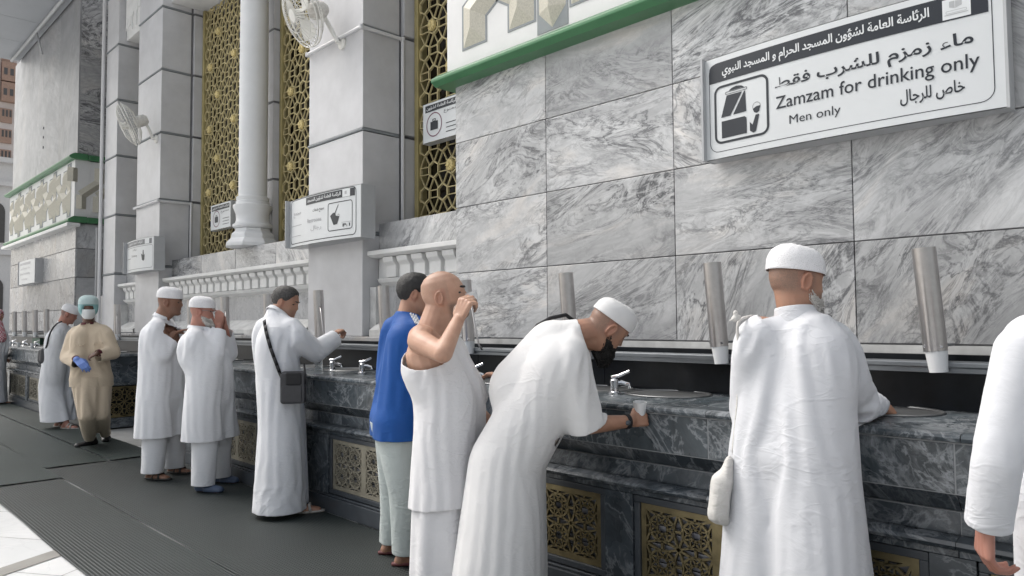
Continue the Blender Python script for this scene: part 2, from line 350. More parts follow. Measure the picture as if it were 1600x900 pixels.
# ------------------------------------------------------------------ right marble wall
fac = thing('marble_wall', 'tall streaked grey marble wall behind the nearest men, under the green moulding', 'wall', (-0.9, 3.95, 0))
b = MB(); b.box(-4.40, 3.0, YW+0.012, 5.4, 0, 8.2); b.build('wall_core', M['joint'], fac)
b = MB()
xs = [-4.42, -3.44, -2.40, -1.37, -0.34, 0.69, 1.72, 3.02]
zs = [1.305, 1.81, 2.33, 2.85, 3.37]
for i in range(len(xs)-1):
    for j in range(len(zs)-1):
        b.slab(); b.box(xs[i]+.0025, xs[i+1]-.0025, YW, YW+0.03, zs[j]+.003, zs[j+1]-.003)
b.build('slab_cladding', M['wall'], fac, bevel=0.0025)
b = MB(); b.slab(); b.box(-4.405, 3.0, YW-0.006, YW+.02, 1.262, 1.300); b.build('base_strip', M['dirty_white'], fac)
def frieze(parent, x0, x1, z0, z1, yf, pitch, start, mirror_end=None, ret=None):
    """white band with raised, bevelled interlocking straps"""
    b = MB(); b.box(x0, x1, yf, yf+0.25, z0, z1); b.build('frieze_panel', M['frieze'], parent)
    H = z1-z0; zb, zt = z0+0.13*H, z1-0.13*H; zm1, zm2 = z0+0.36*H, z0+0.64*H
    w = 0.25*pitch/1.11*1.0
    st = MB(); ol = MB()
    def strap(pts, tip=False):
        pts = [np.array(p, float) for p in pts]
        for k in range(len(pts)-1):
            a, c = pts[k], pts[k+1]; t = (c-a)/np.linalg.norm(c-a); n = np.array([-t[1], t[0]])
            def mit(idx, side):
                if 0 < idx < len(pts)-1:
                    t0 = pts[idx]-pts[idx-1]; t0 /= np.linalg.norm(t0); t1 = pts[idx+1]-pts[idx]; t1 /= np.linalg.norm(t1)
                    n0 = np.array([-t0[1], t0[0]]); n1 = np.array([-t1[1], t1[0]]); m_ = n0+n1; m_ /= np.linalg.norm(m_)
                    return pts[idx]+m_*side/(m_@n0)
                return pts[idx]+n*side
            for target, hw, hi, lo in ((ol, w/2+0.018, 0.004, 0.0), (st, w/2, 0.05, 0.004)):
                A0, A1, B0, B1 = mit(k, hw), mit(k, -hw), mit(k+1, hw), mit(k+1, -hw)
                ca, cb = a.copy(), c.copy()
                if target is ol:
                    if k == 0: A0 -= t*0.018; A1 -= t*0.018
                    if k == len(pts)-2: B0 += t*0.018; B1 += t*0.018
                    poly = [A0, A1, B1, B0]
                    target.prism_y([tuple(q) for q in poly], yf-hi, yf+0.002)
                else:
                    ia = ca + (t*w*0.5 if k == 0 else 0); ib = cb - (t*w*0.5 if k == len(pts)-2 else 0)
                    if tip:
                        if k == 0: A0 = A1 = ca; ia = ca + t*w*0.55; A0 = ca+n*w/2+t*w*.5; A1 = ca-n*w/2+t*w*.5
                    P = lambda q, d: (q[0], yf-d, q[1])
                    vs = [P(A0, lo), P(A1, lo), P(B1, lo), P(B0, lo), P(ia, hi), P(ib, hi), P(ca, lo)]
                    fs = [(0, 4, 5, 3), (1, 2, 5, 4), (2, 3, 5)]
                    fs += [(0, 6, 4), (6, 1, 4)] if tip and k == 0 else [(0, 1, 4)]
                    target.add(vs, fs)
    x = start
    while x < x1+pitch:
        a0, a1 = x+0.27*pitch, x+0.73*pitch
        for pl in ([(a0, zb), (a0, zm1), (a1, zm2), (a1, zt)], [(a1, zb), (a1, zm1), (a0, zm2), (a0, zt)]):
            cl = [q for q in pl]
            if min(q[0] for q in cl)-w/2 > x0 and max(q[0] for q in cl)+w/2 < x1: strap(cl)
        if x0+w*.4 < x < x1-w*.4: strap([(x, z0+0.04), (x, z0+0.5*H)], True); strap([(x, z1-0.04), (x, z0+0.5*H)], True)
        x += pitch
    st.build('strap_ornament', M['strap'], parent); ol.build('strap_outline', M['strap_line'], parent)
def green_mould(parent, x0, x1, z, yf, inv=False):
    prof = [(yf+0.2, z), (yf-0.07, z), (yf-0.115, z+0.03), (yf-0.115, z+0.055), (yf-0.06, z+0.095), (yf-0.02, z+0.115), (yf+0.2, z+0.115)]
    b = MB(); b.sweep_x(prof, x0, x1); return b.build('green_moulding', M['green'], parent, bevel=0.006)
frieze(fac, -4.46, 3.0, 3.42, 4.55, YW-0.05, 1.11, -4.43)
green_mould(fac, -4.53, 3.0, 3.305, YW-0.05); green_mould(fac, -4.53, 3.0, 4.55, YW-0.05)
b = MB()
for i in range(len(xs)-1):
    for k in range(6): b.slab(); b.box(xs[i]+.0025, xs[i+1]-.0025, YW, YW+0.03, 4.67+k*.56, 4.67+(k+1)*.56-.005)
b.build('upper_cladding', M['wall_pale'], fac)

# ------------------------------------------------------------------ far marble block
fb = thing('marble_block', 'far pale marble block with a beige strap frieze between green mouldings', 'wall', (-18.0, 4.2, 0))
XE = -15.36
b = MB(); b.box(-20.95, XE-0.02, YW+0.02, 6.5, 0, 8.4); b.build('wall_core', M['joint'], fb)
b = MB()
zz = [1.305, 1.72, 2.32, 2.86, 3.33]; xx = [-20.97+1.4025*k for k in range(5)]
for i in range(4):
    for j in range(4): b.slab(); b.box(xx[i]+.002, xx[i+1]-.002, YW, YW+.03, zz[j]+.007, zz[j+1]-.007)
for j in range(4): b.slab(); b.box(XE-.03, XE, YW+.031, 4.6, zz[j]+.007, zz[j+1]-.007)
b.build('slab_cladding', M['wall_pale'], fb)
b = MB()
for i in range(4):
    b.slab(); b.box(xx[i]+.001, xx[i+1]-.001, YW, YW+.03, 4.63, 7.75)
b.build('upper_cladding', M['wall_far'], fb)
b = MB()
for k in range(3): b.slab(); b.box(XE-.03, XE, YW+.031, 4.6, 4.63+k*1.04+.003, 4.63+(k+1)*1.04-.003)
b.build('side_cladding', M['wall'], fb)
b = MB(); b.box(XE-.12, XE-.01, YW+.19, 4.62, 3.45, 4.52); b.build('frieze_return', M['frieze'], fb)
frieze(fb, -21.0, XE+.03, 3.45, 4.52, YW-0.04, 1.06, -21.0)
green_mould(fb, -21.08, XE+.10, 3.335, YW-0.04); green_mould(fb, -21.08, XE+.10, 4.52, YW-0.04)
b = MB(); b.box(-21.15, XE+.11, YW-.17, YW+.05, 3.26, 3.325); b.build('white_ledge', M['white_stone'], fb, bevel=.01)
for z in (3.335, 4.52):                                                    # the mouldings carried round the corner
    b = MB(); b.box(XE, XE+.10, YW+.162, 4.6, z+.004, z+.11); b.build('green_return', M['green'], fb, bevel=.02)
b = MB(); b.box(XE, XE+.03, YW+.212, 4.6, 3.45, 4.51); b.build('side_frieze', M['frieze'], fb)
b = MB()
for pts in ([(4.42, 4.40), (4.42, 4.12), (4.12, 3.86), (4.12, 3.60)], [(4.55, 3.98), (4.40, 3.86), (4.40, 3.56)], [(3.97, 4.36), (3.97, 4.1)]):
    for k in range(len(pts)-1):
        (ya, za), (yb, zb2) = [(q_[0]-.30, q_[1]) for q_ in (pts[k], pts[k+1])]; t = np.array([yb-ya, zb2-za]); t /= np.linalg.norm(t); n = np.array([-t[1], t[0]])*0.085
        q = [(ya+n[0], za+n[1]), (ya-n[0], za-n[1]), (yb-n[0], zb2-n[1]), (yb+n[0], zb2+n[1])]
        b.add([(XE+.032, *q[0]), (XE+.032, *q[1]), (XE+.032, *q[2]), (XE+.032, *q[3]), (XE+.075, ya, za), (XE+.075, yb, zb2)], [(0, 4, 5, 3), (1, 2, 5, 4), (0, 1, 4), (2, 3, 5)])
b.build('side_strap', M['strap'], fb)
for z in (5.2, 5.42, 5.62): b = MB(); b.box(-18.02, -17.98, YW-.012, YW+.001, z, z+.05); b.build('wall_fixing', M['joint'], fb)

# ------------------------------------------------------------------ canopy soffit
cn = thing('roof_canopy', 'flat grey panelled soffit jutting out over the far marble block', 'canopy', (-16.5, 2.0, 7.72))
b = MB()
for i in range(6):
    for j in range(4):
        x0 = -20.45+i*1.45; y1 = YW-0.02-j*1.15
        b.box(x0+.006, x0+1.444, y1-1.144, y1-.006, 7.72, 7.78)
b.build('soffit_panel', M['soffit'], cn, bevel=.004)
b = MB(); b.box(-20.45, -11.75, -0.9, YW-.02, 7.785, 8.2); b.build('canopy_slab', M['joint'], cn)
b = MB(); b.tube([(-20.3, YW-.2, 7.66), (-11.8, YW-.2, 7.66)], .035, 10); b.tube([(-17.9, YW-.2, 7.66), (-17.9, YW-.08, 7.2)], .02, 8); b.build('soffit_pipe', M['sign_side'], cn, smooth=True)

# ------------------------------------------------------------------ recessed bay wall with windows
rec = thing('recessed_wall', 'recessed pale wall under the gilded screens with a white dentil cornice', 'wall', (-8.9, 4.4, 0))
b = MB(); b.box(-15.3, -4.45, 4.50, 5.6, 0, 8.2); b.build('wall_core', M['interior'], rec)
b = MB(); b.box(-15.3, -4.45, 3.97, 4.49, 0, 1.95); b.build('spandrel', M['wall_pale'], rec)
SEG = [(-13.13, -12.10), (-11.10, -6.80), (-5.80, -4.425)]
b = MB()
for x0, x1 in SEG:
    n = max(1, round((x1-x0)/1.1))
    for k in range(n): b.slab(); b.box(x0+.004+(x1-x0)*k/n, x0+(x1-x0)*(k+1)/n-.004, 3.965, 4.495, 2.10, 2.365)
b.build('window_sill', M['wall'], rec, bevel=.004)
b = MB()
for x0, x1 in SEG:
    b.sweep_x([(3.97, 2.095), (3.83, 2.095), (3.83, 2.055), (3.87, 2.035), (3.97, 2.03)], x0+.003, x1-.003)
b.build('cornice_rail', M['white_stone'], rec, bevel=.004)
b = MB()
for x0, x1 in SEG:
    n = int((x1-x0-.1)/0.215); s0 = x0+((x1-x0)-n*.215)/2
    for k in range(n):
        xa = s0+k*.215+.03
        b.sweep_x([(3.975, 2.03), (3.875, 2.03), (3.885, 1.985), (3.918, 1.95), (3.918, 1.845), (3.975, 1.84)], xa, xa+.155)
    b.box(x0+.01, x1-.01, 3.955, 3.9685, 1.84, 2.028)
    b.sweep_x([(3.975, 1.837), (3.90, 1.837), (3.92, 1.80), (3.975, 1.76)], x0+.06, x1-.06)
b.build('dentil', M['white_stone'], rec, bevel=.006)
b = MB()
for x0, x1 in SEG:                                     # side jambs and sloping sill of the lower niche
    b.box(x0+.002, x0+.10, 3.86, 3.969, 1.30, 1.758); b.box(x1-.10, x1-.002, 3.86, 3.969, 1.30, 1.758)
    b.add([(x0+.10, 3.79, 1.36), (x1-.10, 3.79, 1.36), (x1-.10, 3.968, 1.47), (x0+.10, 3.968, 1.47), (x0+.10, 3.79, 1.30), (x1-.10, 3.79, 1.30)], [(0, 1, 2, 3), (0, 4, 5, 1)])
b.build('niche_surround', M['dirty_white'], rec, bevel=.003)
b = MB()
for x0, x1 in [(-13.75, -11.1), (-11.1, -4.425)]: b.slab(); b.box(x0, x1, 3.70, 3.965, 1.248, 1.299)
b.build('ledge_slab', M['wall_pale'], rec, bevel=.006)
b = MB()
for x0, x1 in SEG: b.box(x0+.002, x1-.002, 3.90, 4.49, 6.2, 7.6)
b.build('window_lintel', M['white_stone'], rec, bevel=.01)
b = MB()
for i in range(26): b.tube([(-13.1+i*.04, 3.893, 6.3+.5*random.random()), (-13.08+i*.04, 3.893, 6.9+.4*random.random())], .018, 6)
b.build('carved_relief', M['white_stone'], rec)

# ------------------------------------------------------------------ gilded lattice screens
def lattice(x0, x1, label, z0=2.37, z1=6.19):
    t = thing('lattice_screen', label, 'window screen', ((x0+x1)/2, 4.40, z0), 'gilded window screens')
    b = MB(); D = (4.372, 4.398); a = 0.272; h = a*math.sqrt(3)/2; r = .082
    def clipbar(p, q, w, d):
        if x0 < p[0] < x1 and x0 < q[0] < x1 and z0 < p[1] < z1 and z0 < q[1] < z1: b.bar(p, q, w, d)
    ni, nj = int((x1-x0)/a)+2, int((z1-z0)/h)+2; ros = []
    for j in range(nj):
        for i in range(ni):
            cx = x0+i*a+(a/2 if j % 2 else 0); cz = z0+j*h+.06
            k = (i + (j//2) + 2*(j % 2)) % 4
            P = [(cx+r*math.sin(m*math.pi/3), cz+r*math.cos(m*math.pi/3)) for m in range(6)]
            rosy = (j % 4 == 0 and i % 3 == 1) or (j % 4 == 2 and i % 3 == 2)
            if rosy:
                if x0+.06 < cx < x1-.06 and z0+.06 < cz < z1-.06: ros.append((cx, cz))
                rr = r*0.62
                P2 = [(cx+rr*math.sin(m*math.pi/3), cz+rr*math.cos(m*math.pi/3)) for m in range(6)]
                for m in range(6): clipbar(P2[m], P[m], .012, D)
            for m in range(6): clipbar(P[m], P[(m+1) % 6], .0135, D)
            # links: twin bars run past each hexagon to the next but one
            for m, (ux, uz) in enumerate(((math.sin(math.pi/6), math.cos(math.pi/6)), (math.sin(math.pi/2), 0), (math.sin(5*math.pi/6), math.cos(5*math.pi/6)))):
                nx_, nz_ = -uz, ux
                for sgn in (-1, 1):
                    o = .036*sgn
                    clipbar((cx+ux*.075+nx_*o, cz+uz*.075+nz_*o), (cx+ux*(a-.075)+nx_*o, cz+uz*(a-.075)+nz_*o), .008, (D[0]+.006, D[1]-.004))
    b.build('lattice', M['gold'], t)
    f = MB(); f.box(x0, x0+.06, 4.35, 4.47, z0, z1); f.box(x1-.06, x1, 4.35, 4.47, z0, z1); f.box(x0+.06, x1-.06, 4.355, 4.47, z0, z0+.03)
    f.build('frame', M['gold_frame'], t, bevel=.006)
    for cx, cz in ros:
        rb = MB(); rb.lathe([(.001, .052), (.018, .05), (.026, .036), (.05, .026), (.056, .012), (.056, 0)], (cx, 4.372, cz), 14, (0, -1, 0))
        for m in range(10):
            an = m*math.pi/5; rb.tube([(cx+.022*math.cos(an), 4.34, cz+.022*math.sin(an)), (cx+.05*math.cos(an), 4.346, cz+.05*math.sin(an))], .008, 5)
        rb.build('rosette', M['gold_bright'], t, smooth='auto')
    return t
lattice(-11.06, -9.24, 'gilded lattice screen left of the white round column')
lattice(-8.58, -6.84, 'gilded lattice screen between the round column and the big pillar with a fan')
lattice(-5.76, -4.0, 'gilded lattice screen beside the right marble wall, carrying the luggage notice')
lattice(-13.09, -12.14, 'narrow gilded lattice screen largely hidden by the far pillar')

# ------------------------------------------------------------------ pillars
def pillar(x0, x1, label, yf=3.78, top=8.2):
    t = thing('stone_pillar', label, 'pillar', ((x0+x1)/2, 4.0, 1.3), 'grey stone pillars of the facade')
    b = MB(); b.box(x0+.02, x1-.02, yf+.02, 4.48, 1.30, top); b.build('pillar_core', M['joint'], t)
    b = MB(); z = 1.302; k = 0
    for zt in (2.27, 3.25, 4.24, 5.18, 6.12, 7.06, 8.0):
        b.box(x0, x1, yf, 4.20, z, zt-.018); b.box(x0-.03, x1+.03, 4.235, 4.475, z, zt-.018); z = zt+.018
    b.build('pillar_stone', M['pillar'], t, bevel=.005)
    b = MB()
    for zt in (2.27, 3.25, 4.24, 5.18, 6.12, 7.06): b.sweep_x([(yf-.008, zt-.012), (yf-.014, zt), (yf-.008, zt+.012), (4.19, zt+.012), (4.19, zt-.012)], x0-.008, x1+.008)
    b.build('joint_bead', M['strap_line'], t)
    return t
pillar(-6.80, -5.80, 'wide grey stone pillar with the cream fan beside the right-hand screens')
pillar(-12.10, -11.10, 'grey stone pillar carrying the small white sign and the far fan')
pillar(-13.75, -13.13, 'narrow grey stone pillar next to the far marble block')
b = MB(); z = 2.37                                            # the pier behind the column
t = thing('stone_pier', 'slim stone pier standing right behind the white round column', 'pillar', (-8.95, 4.3, 2.37))
b.box(-9.0, -8.62, 4.30, 4.48, 2.37, 6.2); b.build('pier_core', M['joint'], t)
b = MB()
for zt in (3.25, 4.24, 5.18, 6.12): b.box(-9.02, -8.60, 4.28, 4.475, z, zt-.015); z = zt+.015
b.build('pier_stone', M['pillar'], t, bevel=.005)

# ------------------------------------------------------------------ round column
t = thing('round_column', 'white round stone column with a moulded base on the marble sill', 'column', (-8.66, 4.05, 2.365)); c = (-8.66, 4.05, 0)
b = MB(); b.lathe([(.17, 3.0), (.172, 4.5), (.168, 6.0), (.165, 7.6)], c, 40); b.build('shaft', M['column'], t, smooth='auto')
b = MB(); b.lathe([(.215, 2.60), (.235, 2.62), (.235, 2.645), (.205, 2.665), (.195, 2.70), (.20, 2.78), (.235, 2.865), (.232, 2.885), (.20, 2.90), (.20, 2.93), (.188, 2.94), (.196, 2.955), (.196, 2.985), (.172, 3.0), (.1, 3.001)], c, 40); b.build('base_moulding', M['column'], t, smooth='auto')
b = MB(); b.lathe([(.33, 2.367), (.33, 2.41), (.27, 2.47), (.265, 2.52), (.22, 2.56), (.215, 2.598)], c, 8); b.build('plinth', M['column'], t, bevel=.008)

# ------------------------------------------------------------------ conduits
def conduit(name, pts, label, r=.018):
    b = MB()
    for i in range(len(pts)-1): b.tube(pts[i:i+2], r, 8)
    for q in pts: b.lathe([(r*1.3, -.02), (r*1.3, .02)], q, 8)
    tag(b.build(name, M['conduit'], loc=pts[0], smooth='auto'), label, 'pipe', 'white conduits on the facade')
conduit('conduit', [(-6.78, 3.745, 4.21), (-5.775, 3.745, 4.21), (-5.765, 4.215, 4.21), (-5.765, 4.215, 2.38)], 'white conduit crossing the wide pillar and dropping beside the right-hand screen')
conduit('conduit', [(-12.08, 3.745, 3.22), (-11.075, 3.745, 3.22), (-11.065, 4.215, 3.22), (-11.065, 4.215, 2.38)], 'white conduit crossing the far pillar behind the fan and dropping down its side')
conduit('conduit', [(-13.80, 3.74, 1.3), (-13.80, 3.74, 7.4)], 'tall white pipe running up the edge of the narrow pillar', .03)
conduit('conduit', [(XE+.03, 4.1, 1.3), (XE+.03, 4.1, 3.25)], 'thin white pipe on the short side of the far marble block', .022)
conduit('conduit', [(XE+.03, 4.45, 4.66), (XE+.03, 4.45, 6.2)], 'short white pipe above the green moulding of the far block', .022)

# ------------------------------------------------------------------ drinking counters
def hexstar(b, x0, x1, z0, z1, y):
    """pierced star pattern filling one grille panel"""
    w, h = x1-x0, z1-z0; D = (y, y+.014); nx, nz = 2, 2
    cw, ch = w/nx, h/nz
    for i in range(nx):
        for j in range(nz):
            cx, cz = x0+(i+.5)*cw, z0+(j+.5)*ch; r = min(cw, ch)*.36
            P = [(cx+cw*.40*math.cos(k*math.pi/4+.39), cz+ch*.40*math.sin(k*math.pi/4+.39)) for k in range(8)]
            for k in range(8): b.bar(P[k], P[(k+1) % 8], .011, D); b.bar(P[k], P[(k+3) % 8], .007, (y+.002, y+.012))
            for k in (0, 2, 4, 6):
                ex, ez = [(x0+(i+1)*cw, z0+(j+1)*ch), 0, (x0+i*cw, z0+(j+1)*ch), 0, (x0+i*cw, z0+j*ch), 0, (x0+(i+1)*cw, z0+j*ch)][k]
                b.bar(P[k], (ex, ez), .010, D); b.bar(P[(k+1) % 8], (ex, ez), .010, D)
            b.bar((cx-cw/2, cz), (cx-cw*.37, cz), .012, D); b.bar((cx+cw/2, cz), (cx+cw*.37, cz), .012, D)
            b.bar((cx, cz-ch/2), (cx, cz-ch*.37), .012, D); b.bar((cx, cz+ch/2), (cx, cz+ch*.37), .012, D)
def grille(parent, x0, x1, n, mat, yb=2.958, z0=.175, z1=.545):
    g_ = MB(); L = MB(); Fm = MB(); pw = (x1-x0)/n
    Fm.box(x0-.035, x1+.035, yb-.012, yb+.05, z0-.035, z0-.002); Fm.box(x0-.035, x1+.035, yb-.012, yb+.05, z1+.002, z1+.035)
    Fm.box(x0-.035, x0-.002, yb-.012, yb+.05, z0-.002, z1+.002); Fm.box(x1+.002, x1+.035, yb-.012, yb+.05, z0-.002, z1+.002)
    for k in range(n):
        a, c_ = x0+k*pw, x0+(k+1)*pw
        for q in ((a, a+.028, z0, z1), (c_-.028, c_, z0, z1), (a+.028, c_-.028, z0, z0+.028), (a+.028, c_-.028, z1-.028, z1)): g_.box(q[0], q[1], yb, yb+.016, q[2], q[3])
        hexstar(g_, a+.024, c_-.024, z0+.024, z1-.024, yb+.001)
    for k in range(12):
        z = z0+.006+(z1-z0-.02)*k/12
        L.add([(x0, yb+.045, z), (x1, yb+.045, z), (x1, yb+.020, z+.034), (x0, yb+.020, z+.034)], [(0, 1, 2, 3)])
    gr = g_.build('grille', mat, parent); L.build('louvre', M['louvre'], gr); Fm.build('grille_frame', M['slate'], gr, bevel=.004)
def counter(name, label, x0, x1, grs, gmat, cuts, basins, top_cuts):
    t = thing(name, label, 'water counter', ((x0+x1)/2, 3.2, 0), 'marble drinking counters')
    b = MB(); b.box(x0+.01, x1-.01, 3.03, 3.66, 0.01, .79); b.build('counter_core', M['splash'], t)
    b = MB(); e = [x0]+cuts+[x1]
    for i in range(len(e)-1):
        b.slab(); b.box(e[i]+.003, e[i+1]-.003, YC+.012, YC+.10, .808, .982)
    b.build('front_slab', M['slab_mid'], t, bevel=.002)
    b = MB(); b.box(x0+.003, x1-.003, YC+.0145, YC+.09, .8045, .9865); b.box(x0+.003, x1-.003, YC+.069, YC+.13, .654, .7345); b.build('grout_joint', M['grout'], t)
    b = MB()
    for i in range(len(e)-1):
        b.slab(); b.sweep_x([(YC+.03, .803), (YC+.085, .735), (YC+.16, .735), (YC+.16, .803)], e[i]+.0015, e[i+1]-.0015)
        b.slab(); m_ = (e[i]*.45+e[i+1]*.55)
        b.box(e[i]+.0025, m_-.0025, YC+.065, YC+.14, .655, .732); b.slab(); b.box(m_+.0025, e[i+1]-.0025, YC+.065, YC+.14, .655, .732)
        b.slab(); b.sweep_x([(YC+.14, .653), (YC+.02, .653), (YC-.006, .645), (YC-.014, .632), (YC-.006, .619), (YC+.02, .611), (YC+.14, .611)], e[i]+.001, e[i+1]-.001)
    b.build('moulded_band', M['slab_dark'], t, smooth='auto')
    # lower front: strip, piers, rail, plinth around the grilles
    b = MB(); b.slab(); xs_ = [x0]
    for a, c_, n in grs: xs_ += [a-.038, c_+.038]
    xs_ += [x1]
    for i in range(0, len(xs_), 2):
        if xs_[i+1]-xs_[i] > .5:
            b.slab(); mm = (xs_[i]+xs_[i+1])/2; b.box(xs_[i], mm-.001, YC+.028, YC+.12, .135, .583); b.slab(); b.box(mm+.001, xs_[i+1], YC+.028, YC+.12, .135, .583)
        else: b.slab(); b.box(xs_[i], xs_[i+1], YC+.028, YC+.12, .135, .583)
    for i in range(len(e)-1): b.slab(); b.box(e[i]+.001, e[i+1]-.001, YC+.026, YC+.125, .585, .609)
    b.build('lower_panel', M['slab_dark'], t, bevel=.002)
    b = MB(); b.slab(); b.box(x0, x1, YC+.01, YC+.13, 0, .118); b.box(x0, x1, YC+.025, YC+.14, .12, .134); b.build('plinth', M['slate'], t, bevel=.004)
    for a, c_, n in grs: grille(t, a, c_, n, M['brass_pale'] if -8 < a < -4.5 else gmat)
    # top slabs with the round basins cut out, rounded nosing
    nose = MB(); tp = MB(); yb0, yb1 = YC+.05, 3.66; ZT = 1.02
    ee = [x0]+top_cuts+[x1]
    for i in range(len(ee)-1):
        nose.slab(); nose.sweep_x([(YC+.05, ZT), (YC+.012, ZT), (YC-.004, ZT-.006), (YC-.008, ZT-.016), (YC-.004, ZT-.028), (YC+.012, ZT-.033), (YC+.05, ZT-.033)], ee[i]+.0015, ee[i+1]-.0015)
    nose.build('nosing', M['slab_mid'], t, smooth='auto')
    bx = MB(); ri = MB(); rx, ry, yc = .235, .20, 3.44
    edges = [x0]; bs = sorted(basins)
    for i in range(len(bs)-1): edges.append((bs[i]+bs[i+1])/2)
    edges.append(x1)
    for i, xb in enumerate(bs):
        xa, xz = edges[i], edges[i+1]; n = 32; out = []; inn = []
        for k in range(n):
            an = 2*math.pi*k/n; ca, sa = math.cos(an), math.sin(an)
            inn.append((xb+rx*ca, yc+ry*sa, ZT))
            sxx = ((xz-xb) if ca > 0 else (xb-xa))/max(abs(ca), 1e-6); syy = ((yb1-yc) if sa > 0 else (yc-yb0))/max(abs(sa), 1e-6); s_ = min(sxx, syy)
            out.append([xb+s_*ca, yc+s_*sa, ZT])
        for cx_, cy_ in ((xa, yb0), (xa, yb1), (xz, yb0), (xz, yb1)):
            k = min(range(n), key=lambda q: (out[q][0]-cx_)**2+(out[q][1]-cy_)**2); out[k] = [cx_, cy_, ZT]
        tp.slab(); tp.add(inn+[tuple(q) for q in out], [(k, n+k, n+(k+1) % n, (k+1) % n) for k in range(n)])
        bo = MB(); bo.lathe([(1.05, .002), (1.05, .005), (1.03, .008), (.985, .006), (.95, -.005), (.86, -.07), (.6, -.12), (.2, -.135), (.001, -.136)], (0, 0, 0), 40)
        bo.v = [(xb+x*rx, yc+y*ry, ZT+z) for x, y, z in bo.v]; bo.build('basin', M['basin'], t, smooth='auto')
    tp.build('counter_top', M['slab_mid'], t)
    b = MB()
    for i in range(len(ee)-1): b.slab(); b.box(ee[i]+.002, ee[i+1]-.002, 3.63, 3.69, ZT+.001, 1.20)
    b.build('backsplash', M['splash'], t)
    b = MB(); b.sweep_x([(3.70, 1.19), (3.53, 1.19), (3.53, 1.212), (3.515, 1.216), (3.515, 1.236), (3.535, 1.243), (3.55, 1.24), (3.55, 1.205), (3.70, 1.205)], x0, x1); b.build('cup_trough', M['trough'], t, bevel=.003)
    b = MB(); b.box(x0, x1, 3.695, 3.742, 1.19, 1.262); b.build('trough_back', M['splash'], t)
    return t
NB = [-2.25-1.02*k for k in range(7)]+[-1.18, -0.10, 0.95]
near_basins = [-8.05, -7.08, -6.22, -5.50, -4.55, -3.55, -2.78, -2.27, -1.16, -.28, .72]
counter('fountain_counter', 'long dark marble drinking counter with round basins in front of the men', -8.9, 2.0,
        [(-7.43, -6.19, 3), (-4.93, -3.69, 3), (-3.59, -2.355, 3), (-2.11, -.885, 3), (-.66, .58, 3)], M['brass'],
        [-8.2, -7.75, -6.95, -6.1, -5.18, -4.55, -3.85, -3.3, -2.75, -1.72, -.75, .25, 1.2], near_basins, [-7.6, -6.4, -5.18, -4.03, -2.85, -1.72, -.725, .3, 1.3])
fc = counter('fountain_counter', 'far end of the marble drinking counter past the attendant in beige', -20.0, -11.1,
        [(-19.2, -18.0, 2), (-17.7, -16.5, 2), (-16.25, -15.05, 2), (-14.8, -13.6, 2), (-13.3, -12.1, 2)], M['brass_old'],
        [-19, -18, -17, -16, -15, -14, -13, -12], [-19.5+.95*k for k in range(9)], [-18.5, -17, -15.5, -14, -12.5])
b = MB(); b.slab(); b.box(-11.098, -11.03, YC+.03, 3.64, .62, .98); b.slab(); b.box(-11.098, -11.03, YC+.03, 3.64, .01, .14); b.box(-11.098, -11.035, YC+.03, 3.12, .141, .58); b.box(-11.098, -11.035, 3.56, 3.64, .141, .58)
b.build('end_panel', M['slab_dark'], fc, bevel=.003)
b = MB(); b.slab(); b.box(-11.1, -11.0, YC, 3.66, .982, 1.02); b.slab(); b.box(-11.098, -11.01, YC+.02, 3.65, .585, .618); b.build('end_nosing', M['slab_mid'], fc, bevel=.008)
gq = MB()
hexstar(gq, 3.14, 3.54, .16, .56, 0)
for q in ((3.12, 3.15, .15, .57), (3.53, 3.56, .15, .57), (3.15, 3.53, .15, .18), (3.15, 3.53, .54, .57)): gq.box(q[0], q[1], 0, .014, q[2], q[3])
gq.v = [(-11.045-y, x, z) for x, y, z in gq.v]; gq.build('end_grille', M['brass'], fc)
# low wall behind the gap between the two counters
b = MB(); b.box(-11.02, -8.91, 3.70, 3.96, 0, 1.245); tag(b.build('low_wall', M['slate'], loc=(-10.2, 3.8, 0)), 'dark slate wall piece in the gap between the two counters', 'wall')

# ------------------------------------------------------------------ cup dispensers
dspo = thing('cup_dispenser', 'x', 'cup dispenser', (0, 0, 0), 'steel cup dispensers along the wall')
b = MB(); q0, q1 = (0.0, 0.0, 0.055), (-.032, -.004, .50)
b.tube([q0, q1], .047, 20); tube = b.build('dispenser_tube', M['steel'], dspo, smooth='auto')
b = MB(); b.tube([(.009, .003, -.035), (.002, 0, .06)], [.036, .044], 20); b.build('cup_mouth', M['cup_white'], dspo, smooth='auto')
b = MB()
for dx in (-.032, .032): b.lathe([(.006, -.012), (.006, .002)], (dx, -.035, .075), 10, (0, -1, 0))
b.build('rivet', M['chrome'], tube, smooth='auto')
b = MB(); b.box(-.022, .022, .03, .2, .072, .084); b.build('wall_bracket', M['trough'], dspo)
ho = MB(); ho.tube([(-.02, .0, .34), (.03, -.02, .35), (.09, -.04, .28), (.14, -.05, .12), (.17, -.05, .03), (.17, -.02, .0)], .007, 6); 
